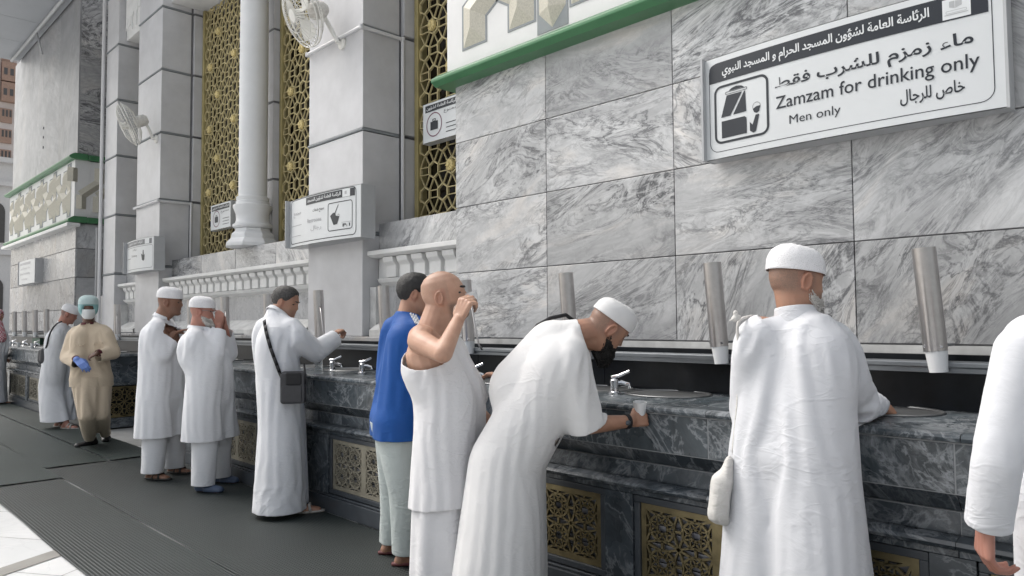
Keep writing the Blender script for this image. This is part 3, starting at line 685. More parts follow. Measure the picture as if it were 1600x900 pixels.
DX = [(-.955, 'steel cup dispenser at the right end, beyond the man in the knitted cap'), (-1.98, 'steel cup dispenser just left of the man in the knitted cap'),
      (-3.015, 'steel cup dispenser behind the man bending over the counter'), (-3.99, 'steel cup dispenser beside the bald man\'s raised hand'),
      (-5.02, 'steel cup dispenser behind the dark-haired man in blue'), (-6.07, 'steel cup dispenser the man with the crossbody bag reaches towards'),
      (-7.08, 'steel cup dispenser left of the head of the man with the crossbody bag'), (-8.13, 'steel cup dispenser right of the white-bearded man\'s cup'), (-9.1, 'steel cup dispenser half hidden behind the white-bearded man'),
      (-11.95, 'steel cup dispenser in the recess behind the attendant in beige'), (-16.2, 'far steel cup dispenser nearest the man in the far knitted cap'),
      (-17.1, 'second far steel cup dispenser counted from the man in the far knitted cap'), (-18.05, 'third far steel cup dispenser counted from the man in the far knitted cap'), (-19.0, 'last steel cup dispenser at the far left end of the wall')]
for i, (x, lb) in enumerate(DX):
    if i == 0: dspo.location = (x, 3.50, 1.23); dspo['label'] = lb; d = dspo
    else: d = dup(dspo, (x, 3.50, 1.23), lb)
    if x in (-3.99, -6.07, -8.13, -11.95):
        hb = MB(); hb.v = [(a+x, b_+3.5, c_+1.23) for a, b_, c_ in ho.v]; hb.f = ho.f; hb.a = ho.a; hb.build('steel_hose', M['steel'], d, smooth=True)
# ------------------------------------------------------------------ taps
tp0 = thing('water_tap', 'x', 'tap', (0, 0, 0), 'chrome taps on the counter')
b = MB(); b.lathe([(.034, 0), (.034, .008), (.024, .014), (.021, .05), (.024, .06), (.024, .075), (.015, .083)], (0, 0, 0), 16); b.tube([(0, 0, .06), (.03, .025, .062), (.062, .05, .05), (.066, .053, .03)], [.014, .013, .011, .011], 10); body = b.build('tap_body', M['chrome'], tp0, smooth='auto')
b = MB(); b.tube([(-.012, -.012, .088), (.02, .012, .098), (.075, .04, .125)], [.013, .009, .008], 10); b.build('lever', M['chrome'], tp0, smooth='auto')
TX = [(-2.50, 'chrome tap in front of the bending man\'s hand'), (-5.47, 'chrome tap beside the purple-labelled water bottle'), (-5.02, 'chrome tap next to the blue shirt'), (-6.18, 'chrome tap behind the black crossbody bag'), (-8.0, 'chrome tap by the white-bearded man\'s elbow'),
      (-1.45, 'chrome tap under the arm of the man in the knitted cap'), (-3.7, 'chrome tap beside the ihram wearer\'s lower hand')]
for i, (x, lb) in enumerate(TX):
    if i == 0: tp0.location = (x, 3.27, 1.021); tp0['label'] = lb
    else: dup(tp0, (x, 3.27, 1.021), lb)
k = 0
FT = ['chrome tap nearest the far man\'s waist', 'second far chrome tap from the far man\'s waist', 'third far chrome tap from the far man\'s waist', 'fourth far chrome tap from the far man\'s waist', 'chrome tap by the clear bottle on the far counter']
for x in (-15.0, -15.95, -16.9, -17.85, -18.6):
    dup(tp0, (x, 3.27, 1.021), FT[k]); k += 1
# ------------------------------------------------------------------ bottles and cups on the counters
def lathe_thing(name, parts, c, label, cat, grp=None):
    t = thing(name, label, cat, c, grp)
    for pn, prof, mt in parts:
        b = MB(); b.lathe(prof, c, 20); b.build(pn, mt, t, smooth='auto')
    return t
def clear(name, col=(0.9, 0.95, 0.97), a=0.35):
    m, nt, b = new_mat(name); b.inputs['Base Color'].default_value = (*col, 1); b.inputs['Roughness'].default_value = 0.08; b.inputs['Transmission Weight'].default_value = 0.85; b.inputs['IOR'].default_value = 1.2
    return m
M['clear'] = clear('clear_plastic'); M['purple'] = plain('purple_label', (0.28, 0.05, 0.36), 0.4)
lathe_thing('water_bottle', [('bottle', [(.034, 0), (.036, .02), (.033, .06), (.036, .09), (.036, .15), (.033, .17), (.014, .205), (.013, .225)], M['clear']), ('label', [(.0375, .095), (.0375, .148)], M['purple']), ('cap', [(.016, .222), (.016, .243), (.013, .245)], M['cup_white'])], (-5.61, 3.22, 1.021), 'clear water bottle with a purple label on the counter nosing', 'bottle')
lathe_thing('water_bottle', [('bottle', [(.05, 0), (.052, .03), (.05, .2), (.02, .26), (.018, .28)], M['clear']), ('cap', [(.02, .278), (.02, .3)], M['cup_white'])], (-18.25, 3.1, 1.021), 'clear water bottle at the far end of the counter', 'bottle')
M['green_box'] = plain('green_box_card', (0.05, 0.12, 0.08), 0.5)
b = MB(); b.box(-17.75, -17.1, 3.58, 3.63, 1.04, 1.17); tag(b.build('notice_strip', M['green_box'], loc=(-17.4, 3.6, 1.04)), 'dark green strip standing behind the taps on the far counter', 'notice')
cupn = ['white paper cup tipped out of the far cluster by the bottle', 'white paper cup in the middle of the far counter', 'white paper cup between the second and third far taps', 'white paper cup close to the far man']
for i, x in enumerate((-18.0, -17.35, -16.6, -15.5)):
    b = MB(); b.lathe([(.026, 0), (.036, .085), (.033, .085), (.024, .004), (.001, .004)], (x, 3.13, 1.021), 16)
    tag(b.build('paper_cup', M['cup_white'], loc=(x, 3.13, 1.021), smooth='auto'), cupn[i], 'cup', 'paper cups on the far counter')

# ------------------------------------------------------------------ lettering
AF = {}
for _l in """ا FE8D FE8E 0 0|ب FE8F FE90 FE91 FE92|ة FE93 FE94 0 0|ت FE95 FE96 FE97 FE98|ج FE9D FE9E FE9F FEA0|ح FEA1 FEA2 FEA3 FEA4|خ FEA5 FEA6 FEA7 FEA8|د FEA9 FEAA 0 0|ر FEAD FEAE 0 0|ز FEAF FEB0 0 0|س FEB1 FEB2 FEB3 FEB4|ش FEB5 FEB6 FEB7 FEB8|ص FEB9 FEBA FEBB FEBC|ط FEC1 FEC2 FEC3 FEC4|ع FEC9 FECA FECB FECC|ف FED1 FED2 FED3 FED4|ق FED5 FED6 FED7 FED8|ل FEDD FEDE FEDF FEE0|م FEE1 FEE2 FEE3 FEE4|ن FEE5 FEE6 FEE7 FEE8|و FEED FEEE 0 0|ؤ FE85 FE86 0 0|ي FEF1 FEF2 FEF3 FEF4|ئ FE89 FE8A FE8B FE8C|ء FE80 0 0 0|ه FEE9 FEEA FEEB FEEC""".split('|'):
    _p = _l.split(' '); AF[_p[0]] = [int(q, 16) for q in _p[1:]]
def joined(s):
    """Arabic letters in their joined forms, in left-to-right drawing order"""
    if not any(c in AF for c in s): return s
    o = []
    for i, c in enumerate(s):
        if c not in AF: o.append(c); continue
        f = AF[c]; p = s[i-1] if i else ' '; n = s[i+1] if i+1 < len(s) else ' '
        jp = p in AF and AF[p][2] and f[1]; jn = n in AF and f[2] and AF[n][1]
        o.append(chr(f[3] if jp and jn else f[1] if jp else f[2] if jn else f[0]))
    return ''.join(reversed(o))
def letters(s, bold=0.0):
    cu = bpy.data.curves.new('t', 'FONT'); cu.body = joined(s); cu.resolution_u = 3; cu.offset = bold
    o = bpy.data.objects.new('t', cu); COL.objects.link(o); bpy.context.view_layer.update()
    me = o.evaluated_get(bpy.context.evaluated_depsgraph_get()).to_mesh()
    v = np.array([p.co[:2] for p in me.vertices]); f = [tuple(p.vertices) for p in me.polygons]
    bpy.data.objects.remove(o); bpy.data.curves.remove(cu)
    return v - v.min(0), f
class Panel:
    """a sign face bowed outwards across its width; marks are laid on it as thin raised films"""
    def __init__(s, root, x0, x1, yf, sag): s.r, s.x0, s.x1, s.yf, s.sag = root, x0, x1, yf, sag
    def y(s, x, d): u = (x-(s.x0+s.x1)/2)/((s.x1-s.x0)/2); return s.yf + s.sag*u*u - d
    def flat(s, b, polys, d):
        for pl in polys: b.add([(x, s.y(x, d), z) for x, z in pl], [tuple(range(len(pl)))])
    def rect(s, b, x0, x1, z0, z1, d, n=14):
        for k in range(n): a, c = x0+(x1-x0)*k/n, x0+(x1-x0)*(k+1)/n; s.flat(b, [[(a, z0), (c, z0), (c, z1), (a, z1)]], d)
    def ring(s, b, x0, x1, z0, z1, r, w, d):
        def path(o):
            pts = []
            for cx, cz, a0 in ((x1-r, z1-r, 0), (x0+r, z1-r, 90), (x0+r, z0+r, 180), (x1-r, z0+r, 270)):
                for k in range(7): a = R(a0+15*k); pts.append((cx+(r-o)*math.cos(a), cz+(r-o)*math.sin(a)))
            out = []
            for i in range(len(pts)):
                p, q = pts[i], pts[(i+1) % len(pts)]; m = 8 if abs(p[0]-q[0]) > .1 else 1
                for k in range(m): out.append((p[0]+(q[0]-p[0])*k/m, p[1]+(q[1]-p[1])*k/m))
            return out
        A, B = path(0), path(w); n = len(A)
        for i in range(n): s.flat(b, [[A[i], A[(i+1) % n], B[(i+1) % n], B[i]]], d)
    def circle(s, b, cx, cz, r, w, d, n=36):
        for k in range(n):
            a, c = 2*math.pi*k/n, 2*math.pi*(k+1)/n
            s.flat(b, [[(cx+r*math.cos(a), cz+r*math.sin(a)), (cx+r*math.cos(c), cz+r*math.sin(c)), (cx+(r-w)*math.cos(c), cz+(r-w)*math.sin(c)), (cx+(r-w)*math.cos(a), cz+(r-w)*math.sin(a))]], d)
    def text(s, b, t, x0, x1, z0, h, d, bold=0.0, stretch=True):
        v, f = letters(t, bold); sc = h/v[:, 1].max(); sx = (x1-x0)/v[:, 0].max()
        if not stretch: sx = min(sx, sc)
        pts = [(x0+p[0]*sx, z0+p[1]*sc) for p in v]
        # each letter a hair further out than the one before it, so joined letters never share a plane
        par = list(range(len(v)))
        def find(i):
            while par[i] != i: par[i] = par[par[i]]; i = par[i]
            return i
        for q in f:
            for k in q[1:]: par[find(k)] = find(q[0])
        idx = {}; dd = [d+.00025*(idx.setdefault(find(i), len(idx)) % 5) for i in range(len(v))]
        b.add([(x, s.y(x, e), z) for (x, z), e in zip(pts, dd)], f)
def sign_box(label, x0, x1, z0, z1, yf, sag, depth, name='wall_sign', frame=True):
    t = thing(name, label, 'sign', ((x0+x1)/2, yf+depth, z0), 'notices on the facade')
    P = Panel(t, x0+.02, x1-.02, yf, sag); b = MB(); n = 20
    fr = [(x0+(x1-x0)*k/n) for k in range(n+1)]
    vs = [(x, P.y(x, 0), z) for x in fr for z in (z0, z1)]; b.add(vs, [(2*k, 2*k+2, 2*k+3, 2*k+1) for k in range(n)])
    b.build('sign_face', M['sign_white'], t, smooth=True)
    b = MB(); vs = []
    for x in fr: vs += [(x, P.y(x, -.002), z0-.004), (x, yf+depth, z0-.004), (x, P.y(x, -.002), z1+.004), (x, yf+depth, z1+.004)]
    fs = []
    for k in range(n): o = 4*k; fs += [(o, o+1, o+5, o+4), (o+2, o+6, o+7, o+3)]
    fs += [(0, 2, 3, 1), (4*n, 4*n+1, 4*n+3, 4*n+2)]
    b.add(vs, fs); b.box(x0-.012, x0, yf+.0*sag+.002, yf+depth, z0-.006, z1+.006); b.box(x1, x1+.012, yf+.002+sag*.9, yf+depth, z0-.006, z1+.006)
    b.build('sign_casing', M['sign_side'], t)
    return t, P
HEAD = 'الرئاسة العامة لشؤون المسجد الحرام و المسجد النبوي'
# the big sign on the right wall
t, P = sign_box('big white sign on the streaked marble reading Zamzam for drinking only, men only', -2.11, -.69, 2.318, 2.884, 3.60, .035, .13)
b = MB(); P.rect(b, -2.083, -.742, 2.742, 2.818, .002, 24)
k = [(-2.083, 2.818)]
for q in range(7): a = R(180-15*q); k.append((-2.048+.035*math.cos(a), 2.818+.030*math.sin(a)))
P.flat(b, [k[1:]+[(-2.048, 2.818)]], .002); P.rect(b, -2.048, -.742, 2.818, 2.848, .002, 24)
P.ring(b, -2.055, -1.727, 2.395, 2.719, .045, .013, .002); P.ring(b, -2.087, -.728, 2.352, 2.852, .055, .0035, .0012)
P.flat(b, [[(-1.975, 2.656), (-2.012, 2.540), (-1.955, 2.540), (-1.880, 2.656)], [(-1.862, 2.656), (-1.858, 2.543), (-1.938, 2.541), (-1.868, 2.656)],
           [(-2.010, 2.424), (-1.857, 2.424), (-1.857, 2.508), (-1.868, 2.518), (-2.010, 2.518)]], .002)
P.flat(b, [[(-1.962, 2.678), (-1.945, 2.690), (-1.915, 2.696), (-1.885, 2.690), (-1.866, 2.678)]], .002)
P.ring(b, -1.984, -1.850, 2.661, 2.676, .006, .003, .002)
P.flat(b, [[(-1.838, 2.480), (-1.822, 2.462), (-1.803, 2.512), (-1.782, 2.512), (-1.803, 2.425), (-1.818, 2.418), (-1.838, 2.432)], [(-1.819, 2.545), (-1.798, 2.556), (-1.775, 2.557), (-1.783, 2.526), (-1.798, 2.520), (-1.812, 2.527)]], .002)
P.circle(b, -1.797, 2.556, .023, .002, .002, 20)
b.build('pictogram', M['ink'], t)
b = MB(); P.text(b, 'ماء زمزم للشرب فقط', -1.69, -.80, 2.592, .088, .002, .018); P.text(b, 'Zamzam for drinking only', -1.688, -.78, 2.492, .086, .002, .006)
P.text(b, 'Men only', -1.617, -1.36, 2.408, .058, .002); P.text(b, 'خاص للرجال', -1.095, -.838, 2.398, .075, .002, .014); b.build('lettering', M['ink'], t)
b = MB(); P.text(b, HEAD, -2.0, -.965, 2.757, .072, .0035, .022); b.build('header_lettering', M['ink_white'], t)
b = MB(); P.rect(b, -.913, -.805, 2.748, 2.838, .0035, 4); b.build('emblem_plate', M['ink_white'], t)
b = MB(); P.flat(b, [[(-.886, 2.80), (-.865, 2.793), (-.865, 2.826), (-.886, 2.826)], [(-.863, 2.793), (-.838, 2.802), (-.838, 2.826), (-.863, 2.826)], [(-.905, 2.765), (-.815, 2.765), (-.815, 2.769), (-.905, 2.769)]], .0045); P.ring(b, -.90, -.82, 2.772, 2.785, .005, .002, .0045); b.build('emblem', M['sign_side'], t)
# sign on the wide pillar
t, P = sign_box('curved white sign with a black bucket picture fixed to the wide stone pillar', -6.91, -5.60, 2.20, 2.675, 3.58, .05, .2)
b = MB(); P.rect(b, -6.50, -5.68, 2.585, 2.658, .002, 12); P.ring(b, -6.085, -5.712, 2.285, 2.553, .03, .008, .002); P.ring(b, -6.88, -5.66, 2.225, 2.672, .05, .008, .0015)
P.flat(b, [[(-6.045, 2.43), (-6.0, 2.455), (-5.965, 2.455), (-5.955, 2.425), (-5.90, 2.415), (-5.935, 2.345), (-5.99, 2.340)], [(-5.975, 2.45), (-5.962, 2.45), (-5.912, 2.525), (-5.92, 2.527)]], .002)
P.circle(b, -5.915, 2.425, .013, .003, .002, 14); b.build('pictogram', M['ink'], t)
b = MB(); P.text(b, 'P:1', -5.85, -5.745, 2.312, .03, .002, .02); P.text(b, 'مجمع خدمات', -6.36, -6.15, 2.49, .05, .002, .01); b.build('lettering', M['ink'], t)
b = MB(); P.text(b, 'Restrooms', -6.47, -6.2, 2.405, .04, .002, .01); P.text(b, 'رجال', -6.40, -6.2, 2.32, .05, .002, .0); P.text(b, 'مجمع', -6.80, -6.62, 2.49, .05, .002); P.rect(b, -6.85, -6.60, 2.405, 2.412, .002, 4); P.rect(b, -6.85, -6.62, 2.30, 2.306, .002, 4); P.rect(b, -5.87, -5.73, 2.352, 2.356, .002, 2); b.build('faded_lettering', M['ink_faded'], t)
b = MB(); P.text(b, 'الرئاسة العامة لشؤون المسجد', -6.47, -5.88, 2.600, .045, .0035, .02); P.rect(b, -5.855, -5.745, 2.587, 2.657, .003, 3); b.build('header_lettering', M['ink_white'], t)
b = MB(); P.flat(b, [[(-5.82, 2.61), (-5.79, 2.61), (-5.79, 2.64), (-5.82, 2.64)]], .004); b.build('emblem', M['sign_side'], t)
# sign on the far pillar
t, P = sign_box('small white sign with a raised hand picture on the far stone pillar', -12.02, -10.86, 2.20, 2.67, 3.58, .05, .2)
b = MB(); P.rect(b, -11.98, -10.92, 2.58, 2.655, .002, 12); P.ring(b, -11.99, -10.89, 2.235, 2.565, .04, .006, .0015); P.text(b, 'مواقف', -11.6, -11.42, 2.50, .045, .002); P.text(b, 'Drinking', -11.65, -11.4, 2.41, .04, .002); P.rect(b, -11.95, -11.7, 2.40, 2.408, .002, 3); b.build('faded_lettering', plain('worn_grey_ink', (0.19, 0.195, 0.205), 0.5), t)
b = MB(); P.flat(b, [[(-11.21, 2.36), (-11.16, 2.34), (-11.13, 2.36), (-11.12, 2.44), (-11.15, 2.42), (-11.16, 2.50), (-11.185, 2.50), (-11.19, 2.43), (-11.24, 2.45)]], .002); b.build('pictogram', M['ink'], t)
b = MB(); P.text(b, 'الرئاسة العامة لشؤون', -11.8, -11.2, 2.598, .045, .0035, .02); P.rect(b, -11.12, -10.99, 2.585, 2.655, .003, 3); b.build('header_lettering', M['ink_white'], t)
# sign on the far block
t, P = sign_box('pale worn sign with faint grey lines on the far marble block', -19.25, -17.78, 2.32, 2.83, 3.58, .02, .17)
b = MB(); P.rect(b, -19.1, -18.1, 2.735, 2.785, .002, 8); P.text(b, 'ماء زمزم للشرب', -19.1, -18.15, 2.62, .07, .002, .01); P.text(b, 'Zamzam for drinking', -19.1, -18.15, 2.51, .06, .002, .006); P.text(b, 'only', -18.9, -18.3, 2.40, .05, .002); b.build('faded_lettering', M['ink_faded'], t)
# the two luggage notices on the screens
for x0, x1, lb, full in ((-5.46, -4.92, 'luggage notice with a ringed black case on the screen beside the right marble wall', 1), (-10.27, -9.63, 'luggage notice with a ringed case on the screen left of the round column', 0)):
    z0, z1 = (3.12, 3.49) if full else (2.74, 3.09); t, P = sign_box(lb, x0, x1, z0, z1, 4.235 if full else 4.19, .0, .09, 'luggage_notice'); w = x1-x0
    b = MB(); P.rect(b, x0+.03, x1-.03, z1-.085, z1-.02, .002, 2); P.text(b, 'ممنوع', x0+.34*w+.12, x1-.05, z1-.14, .035, .002)
    cx, cz = x0+.30*w, z0+.42*(z1-z0); P.flat(b, [[(cx-.055, cz-.05), (cx+.055, cz-.05), (cx+.055, cz+.03), (cx-.055, cz+.03)]], .003); P.ring(b, cx-.025, cx+.025, cz+.028, cz+.055, .008, .008, .003)
    for k in range(3): P.rect(b, x0+.62*w, x1-.04, z0+.05+.04*k, z0+.058+.04*k, .002, 1)
    b.build('pictogram', M['ink'], t)
    b = MB(); P.circle(b, cx, cz, .115, .010, .0025); b.build('warning_ring', M['ink_red'], t)
    b = MB(); P.text(b, 'الرئاسة العامة لشؤون', x0+.05, x1-.05, z1-.072, .04, .0035, .02); b.build('header_lettering', M['ink_white'], t)

# ------------------------------------------------------------------ fans
def fan(c, aim, label, Rr=.30, wall=None):
    t = thing('wall_fan', label, 'fan', c, 'cream wall fans'); c = np.array(c, float)
    a = np.array(aim, float); a /= np.linalg.norm(a); u = np.cross(a, (0, 0, 1)); u /= np.linalg.norm(u); w = np.cross(u, a)
    P = lambda r, th, d: c + (u*math.cos(th)+w*math.sin(th))*r + a*d
    cg = MB(); n = 36
    for d0, dm in ((0.02, .11), (-.02, -.13)):
        for k in range(n):
            th = 2*math.pi*k/n; cg.tube([P(.06, th, dm), P(.16, th+.05, dm*.93), P(.25, th+.1, dm*.6), P(Rr, th+.12, d0)], .0026, 4)
        for rr, dd in ((.06, dm), (.16, dm*.93), (.25, dm*.6), (Rr, d0)):
            cg.tube([P(rr, 2*math.pi*k/40, dd) for k in range(41)], .0036 if rr < Rr else .007, 5)
    cg.build('cage', M['fan_white'], t, smooth=True)
    bl = MB()
    for k in range(3):
        vs = []; t0 = 2*math.pi*k/3+.5
        for i in range(6):
            r = .05+.2*i/5
            for j in range(7):
                s = (j/6-.5)*(0.9+.35*math.sin(i/5*math.pi)); vs.append(P(r, t0+s, .045*(j/6-.5)*(1.2-.5*i/5)+.012))
        for i in range(6):
            for j in range(7): vs.append(np.array(vs[i*7+j])-a*.004)
        fs = [(i*7+j, i*7+j+1, (i+1)*7+j+1, (i+1)*7+j) for i in range(5) for j in range(6)]
        bl.add(vs, fs+[tuple(q+42 for q in f)[::-1] for f in fs])
    bl.build('blade', M['fan_white'], t, smooth=True)
    h = MB(); h.lathe([(.001, .115), (.055, .11), (.062, .095), (.05, .06), (.05, .0)], tuple(c), 24, tuple(a)); h.build('hub', M['fan_white'], t, smooth='auto')
    m = MB(); m.lathe([(.03, -.08), (.075, -.10), (.085, -.16), (.08, -.23), (.05, -.27), (.001, -.275)], tuple(c), 24, tuple(a)); m.build('motor', M['fan_dirty'], t, smooth='auto')
    s = MB(); q = c-a*.2; s.tube([q, q+np.array([0, .08, -.10]), wall+np.array([0, -.06, 0]), wall], [.02, .022, .022, .022], 10); s.lathe([(.06, 0), (.06, .02), (.04, .03)], tuple(wall), 16, (0, -1, 0)); s.build('bracket', M['fan_white'], t, smooth='auto')
    return t
fan((-6.30, 3.42, 4.40), (-.12, -.9, -.42), 'cream caged fan on the wide pillar above the bucket sign', .31, np.array([-6.15, 3.78, 4.16]))
fan((-11.35, 3.42, 4.33), (-.30, -.85, -.40), 'cream caged fan on the far pillar above the raised hand sign', .31, np.array([-11.25, 3.78, 4.16]))

# ------------------------------------------------------------------ city behind, far left
M['plaster'] = plain('pinkish_white_plaster', (0.66, 0.60, 0.575), 0.7, var=0.05)
M['timber'] = plain('brown_bay_timber', (0.36, 0.235, 0.18), 0.6, var=0.15)
M['dark_win'] = plain('dark_window', (0.08, 0.075, 0.075), 0.2)
t = thing('hotel_tower', 'tall pinkish tower with stacked brown bay windows beyond the far block', 'building', (-132, 21, 0)); TX0, TY0 = -130.0, 14.0
b = MB(); b.box(-146, TX0, TY0, 34, 0, 62); b.build('wall', M['plaster'], t)
b = MB(); wn = MB()
for col in range(6):
    y = TY0+1.0+col*3.2
    for fl in range(17):
        z = 7+fl*3.1
        if z > 60: continue
        big = fl in (5, 9, 10, 13); ww = 2.6 if big else 1.5; d = .9 if big else .35
        b.box(TX0+.003, TX0+d, y, y+ww, z, z+(2.9 if big else 2.1))
        for k in range(3): wn.box(TX0+d+.003, TX0+d+.05, y+.25+k*ww*.3, y+.25+k*ww*.3+ww*.17, z+.9, z+1.9)
b.build('bay_window', M['timber'], t); wn.build('window_pane', M['dark_win'], t)
b = MB()
for z in (5.6, 19.5, 62.0): b.box(-146.2, TX0+.5, TY0-.3, 34.3, z, z+.45)
b.build('cornice', M['plaster'], t)
t = thing('arcade_building', 'low white building with arched dark openings at the foot of the tower', 'building', (-88, 11, 0))
M['white_plaster'] = plain('white_arcade_plaster', (0.66, 0.64, 0.63), 0.7, var=0.05)
b = MB(); b.box(-96, -86, 3, 26, 0, 17.5); b.box(-96.2, -85.6, 2.7, 26.3, 15.2, 15.7); b.box(-96.3, -85.5, 2.6, 26.4, 17.5, 18); b.box(-96.1, -85.7, 2.8, 26.2, 8.4, 8.8); b.build('wall', M['white_plaster'], t)
b = MB()
for k in range(7):
    for z in (2.2, 9.6):
        y = 4.2+k*3.1; pl = [(y, z), (y+1.3, z), (y+1.3, z+3)]+[(y+.65+.65*math.cos(R(a)), z+3+.9*math.sin(R(a))) for a in range(15, 180, 15)]+[(y, z+3)]
        n = len(pl); b.add([(-85.99, q, zz_) for q, zz_ in pl]+[(-85.9, q, zz_) for q, zz_ in pl], [tuple(range(n)), tuple(range(n, 2*n))]+[(i, (i+1) % n, n+(i+1) % n, n+i) for i in range(n)])
b.build('arched_window', M['dark_win'], t)

# ================================================================== PEOPLE: engine
def P3(u, v, d):
    """world point on the sight line of photograph pixel (u, v) at distance d along the camera axis"""
    return CO + (CF + CR*(u-CX)/FPX + CU*(CY-v)/FPX)*d
def GND(u, v, z=0.0):
    r = CF + CR*(u-CX)/FPX + CU*(CY-v)/FPX; return CO + r*((z-EYE)/r[2])
def capsule(a, b, ra, rb, n=16):
    """mesh of a round cone"""
    a = np.array(a, float); b = np.array(b, float); ax = b-a; L = np.linalg.norm(ax); ax = ax/L if L > 1e-6 else np.array([0, 0, 1.])
    u = np.cross(ax, (0.3, 0.2, 1.0)); u /= np.linalg.norm(u); w = np.cross(ax, u); rings = []
    for k in range(1, 5): t = -math.pi/2+math.pi/2*k/4.0; rings.append((a+ax*ra*math.sin(t), ra*math.cos(t)))
    m = max(1, int(L/max(ra, rb, .02)))
    for k in range(1, m): rings.append((a+(b-a)*k/m, ra+(rb-ra)*k/m))
    for k in range(0, 4): t = math.pi/2*k/4.0; rings.append((b+ax*rb*math.sin(t), rb*math.cos(t)))
    vs = [a-ax*ra]; fs = []
    for c, r in rings:
        for k in range(n): t = 2*math.pi*k/n; vs.append(c+(u*math.cos(t)+w*math.sin(t))*r)
    vs.append(b+ax*rb); q = len(rings)
    for k in range(n): fs.append((0, 1+(k+1) % n, 1+k)); fs.append((len(vs)-1, 1+(q-1)*n+k, 1+(q-1)*n+(k+1) % n))
    for i in range(q-1):
        for k in range(n): fs.append((1+i*n+k, 1+i*n+(k+1) % n, 1+(i+1)*n+(k+1) % n, 1+(i+1)*n+k))
    return np.array(vs), fs
def fuse(parts, voxel, smooth=4, fac=.5):
    """union of closed shapes as one continuous skin"""
    V = []; F = []; o = 0
    for v, f in parts: V.append(v); F += [tuple(i+o for i in q) for q in f]; o += len(v)
    me = bpy.data.meshes.new('f'); me.from_pydata(np.vstack(V).tolist(), [], F)
    ob = bpy.data.objects.new('f', me); COL.objects.link(ob)
    bm = bmesh.new(); bm.from_mesh(me); bmesh.ops.recalc_face_normals(bm, faces=bm.faces); bm.to_mesh(me); bm.free()
    md = ob.modifiers.new('r', 'REMESH'); md.mode = 'VOXEL'; md.voxel_size = voxel
    if smooth: sm = ob.modifiers.new('s', 'SMOOTH'); sm.iterations = smooth; sm.factor = fac
    bpy.context.view_layer.update(); ev = ob.evaluated_get(bpy.context.evaluated_depsgraph_get()); m2 = ev.to_mesh()
    v = np.empty(len(m2.vertices)*3); m2.vertices.foreach_get('co', v); v = v.reshape(-1, 3).copy()
    n = len(m2.polygons); lt = np.empty(n, int); m2.polygons.foreach_get('loop_total', lt); li = np.empty(len(m2.loops), int); m2.loops.foreach_get('vertex_index', li)
    f = []; p = 0
    for t in lt: f.append(tuple(li[p:p+t].tolist())); p += t
    ev.to_mesh_clear(); bpy.data.objects.remove(ob); bpy.data.meshes.remove(me)
    return v, f
def cut(v, f, planes):
    """open the garment: each plane (point, outward normal, reach) removes what lies beyond it within reach of the point"""
    bm = bmesh.new(); vv = [bm.verts.new(p) for p in v]
    for q in f: bm.faces.new([vv[i] for i in q])
    for pt, nr, reach in planes:
        pt = Vector(pt); nr = Vector(nr).normalized()
        fa = [q for q in bm.faces if (q.calc_center_median()-pt).length < reach]
        ge = set(fa)
        for q in fa: ge.update(q.verts); ge.update(q.edges)
        bmesh.ops.bisect_plane(bm, geom=list(ge), dist=1e-4, plane_co=pt, plane_no=nr)
        dele = [q for q in bm.faces if (q.calc_center_median()-pt).length < reach*1.02 and (q.calc_center_median()-pt).dot(nr) > 1e-5]
        bmesh.ops.delete(bm, geom=dele, context='FACES')
        bmesh.ops.delete(bm, geom=[q for q in bm.verts if not q.link_faces], context='VERTS')
    # keep the largest piece only
    bm.verts.index_update(); seen = [False]*len(bm.verts); bm.verts.ensure_lookup_table(); best = []
    for s0 in bm.verts:
        if seen[s0.index]: continue
        st = [s0]; seen[s0.index] = True; comp = []
        while st:
            a = st.pop(); comp.append(a)
            for e in a.link_edges:
                b = e.other_vert(a)
                if not seen[b.index]: seen[b.index] = True; st.append(b)
        if len(comp) > .12*len(bm.verts): best += comp
    keep = set(best); bmesh.ops.delete(bm, geom=[q for q in bm.verts if q not in keep], context='VERTS')
    bmesh.ops.remove_doubles(bm, verts=bm.verts, dist=.004)
    bm.verts.index_update(); V = np.array([q.co[:] for q in bm.verts]); F = [tuple(w.index for w in q.verts) for q in bm.faces]; bm.free()
    return V, F
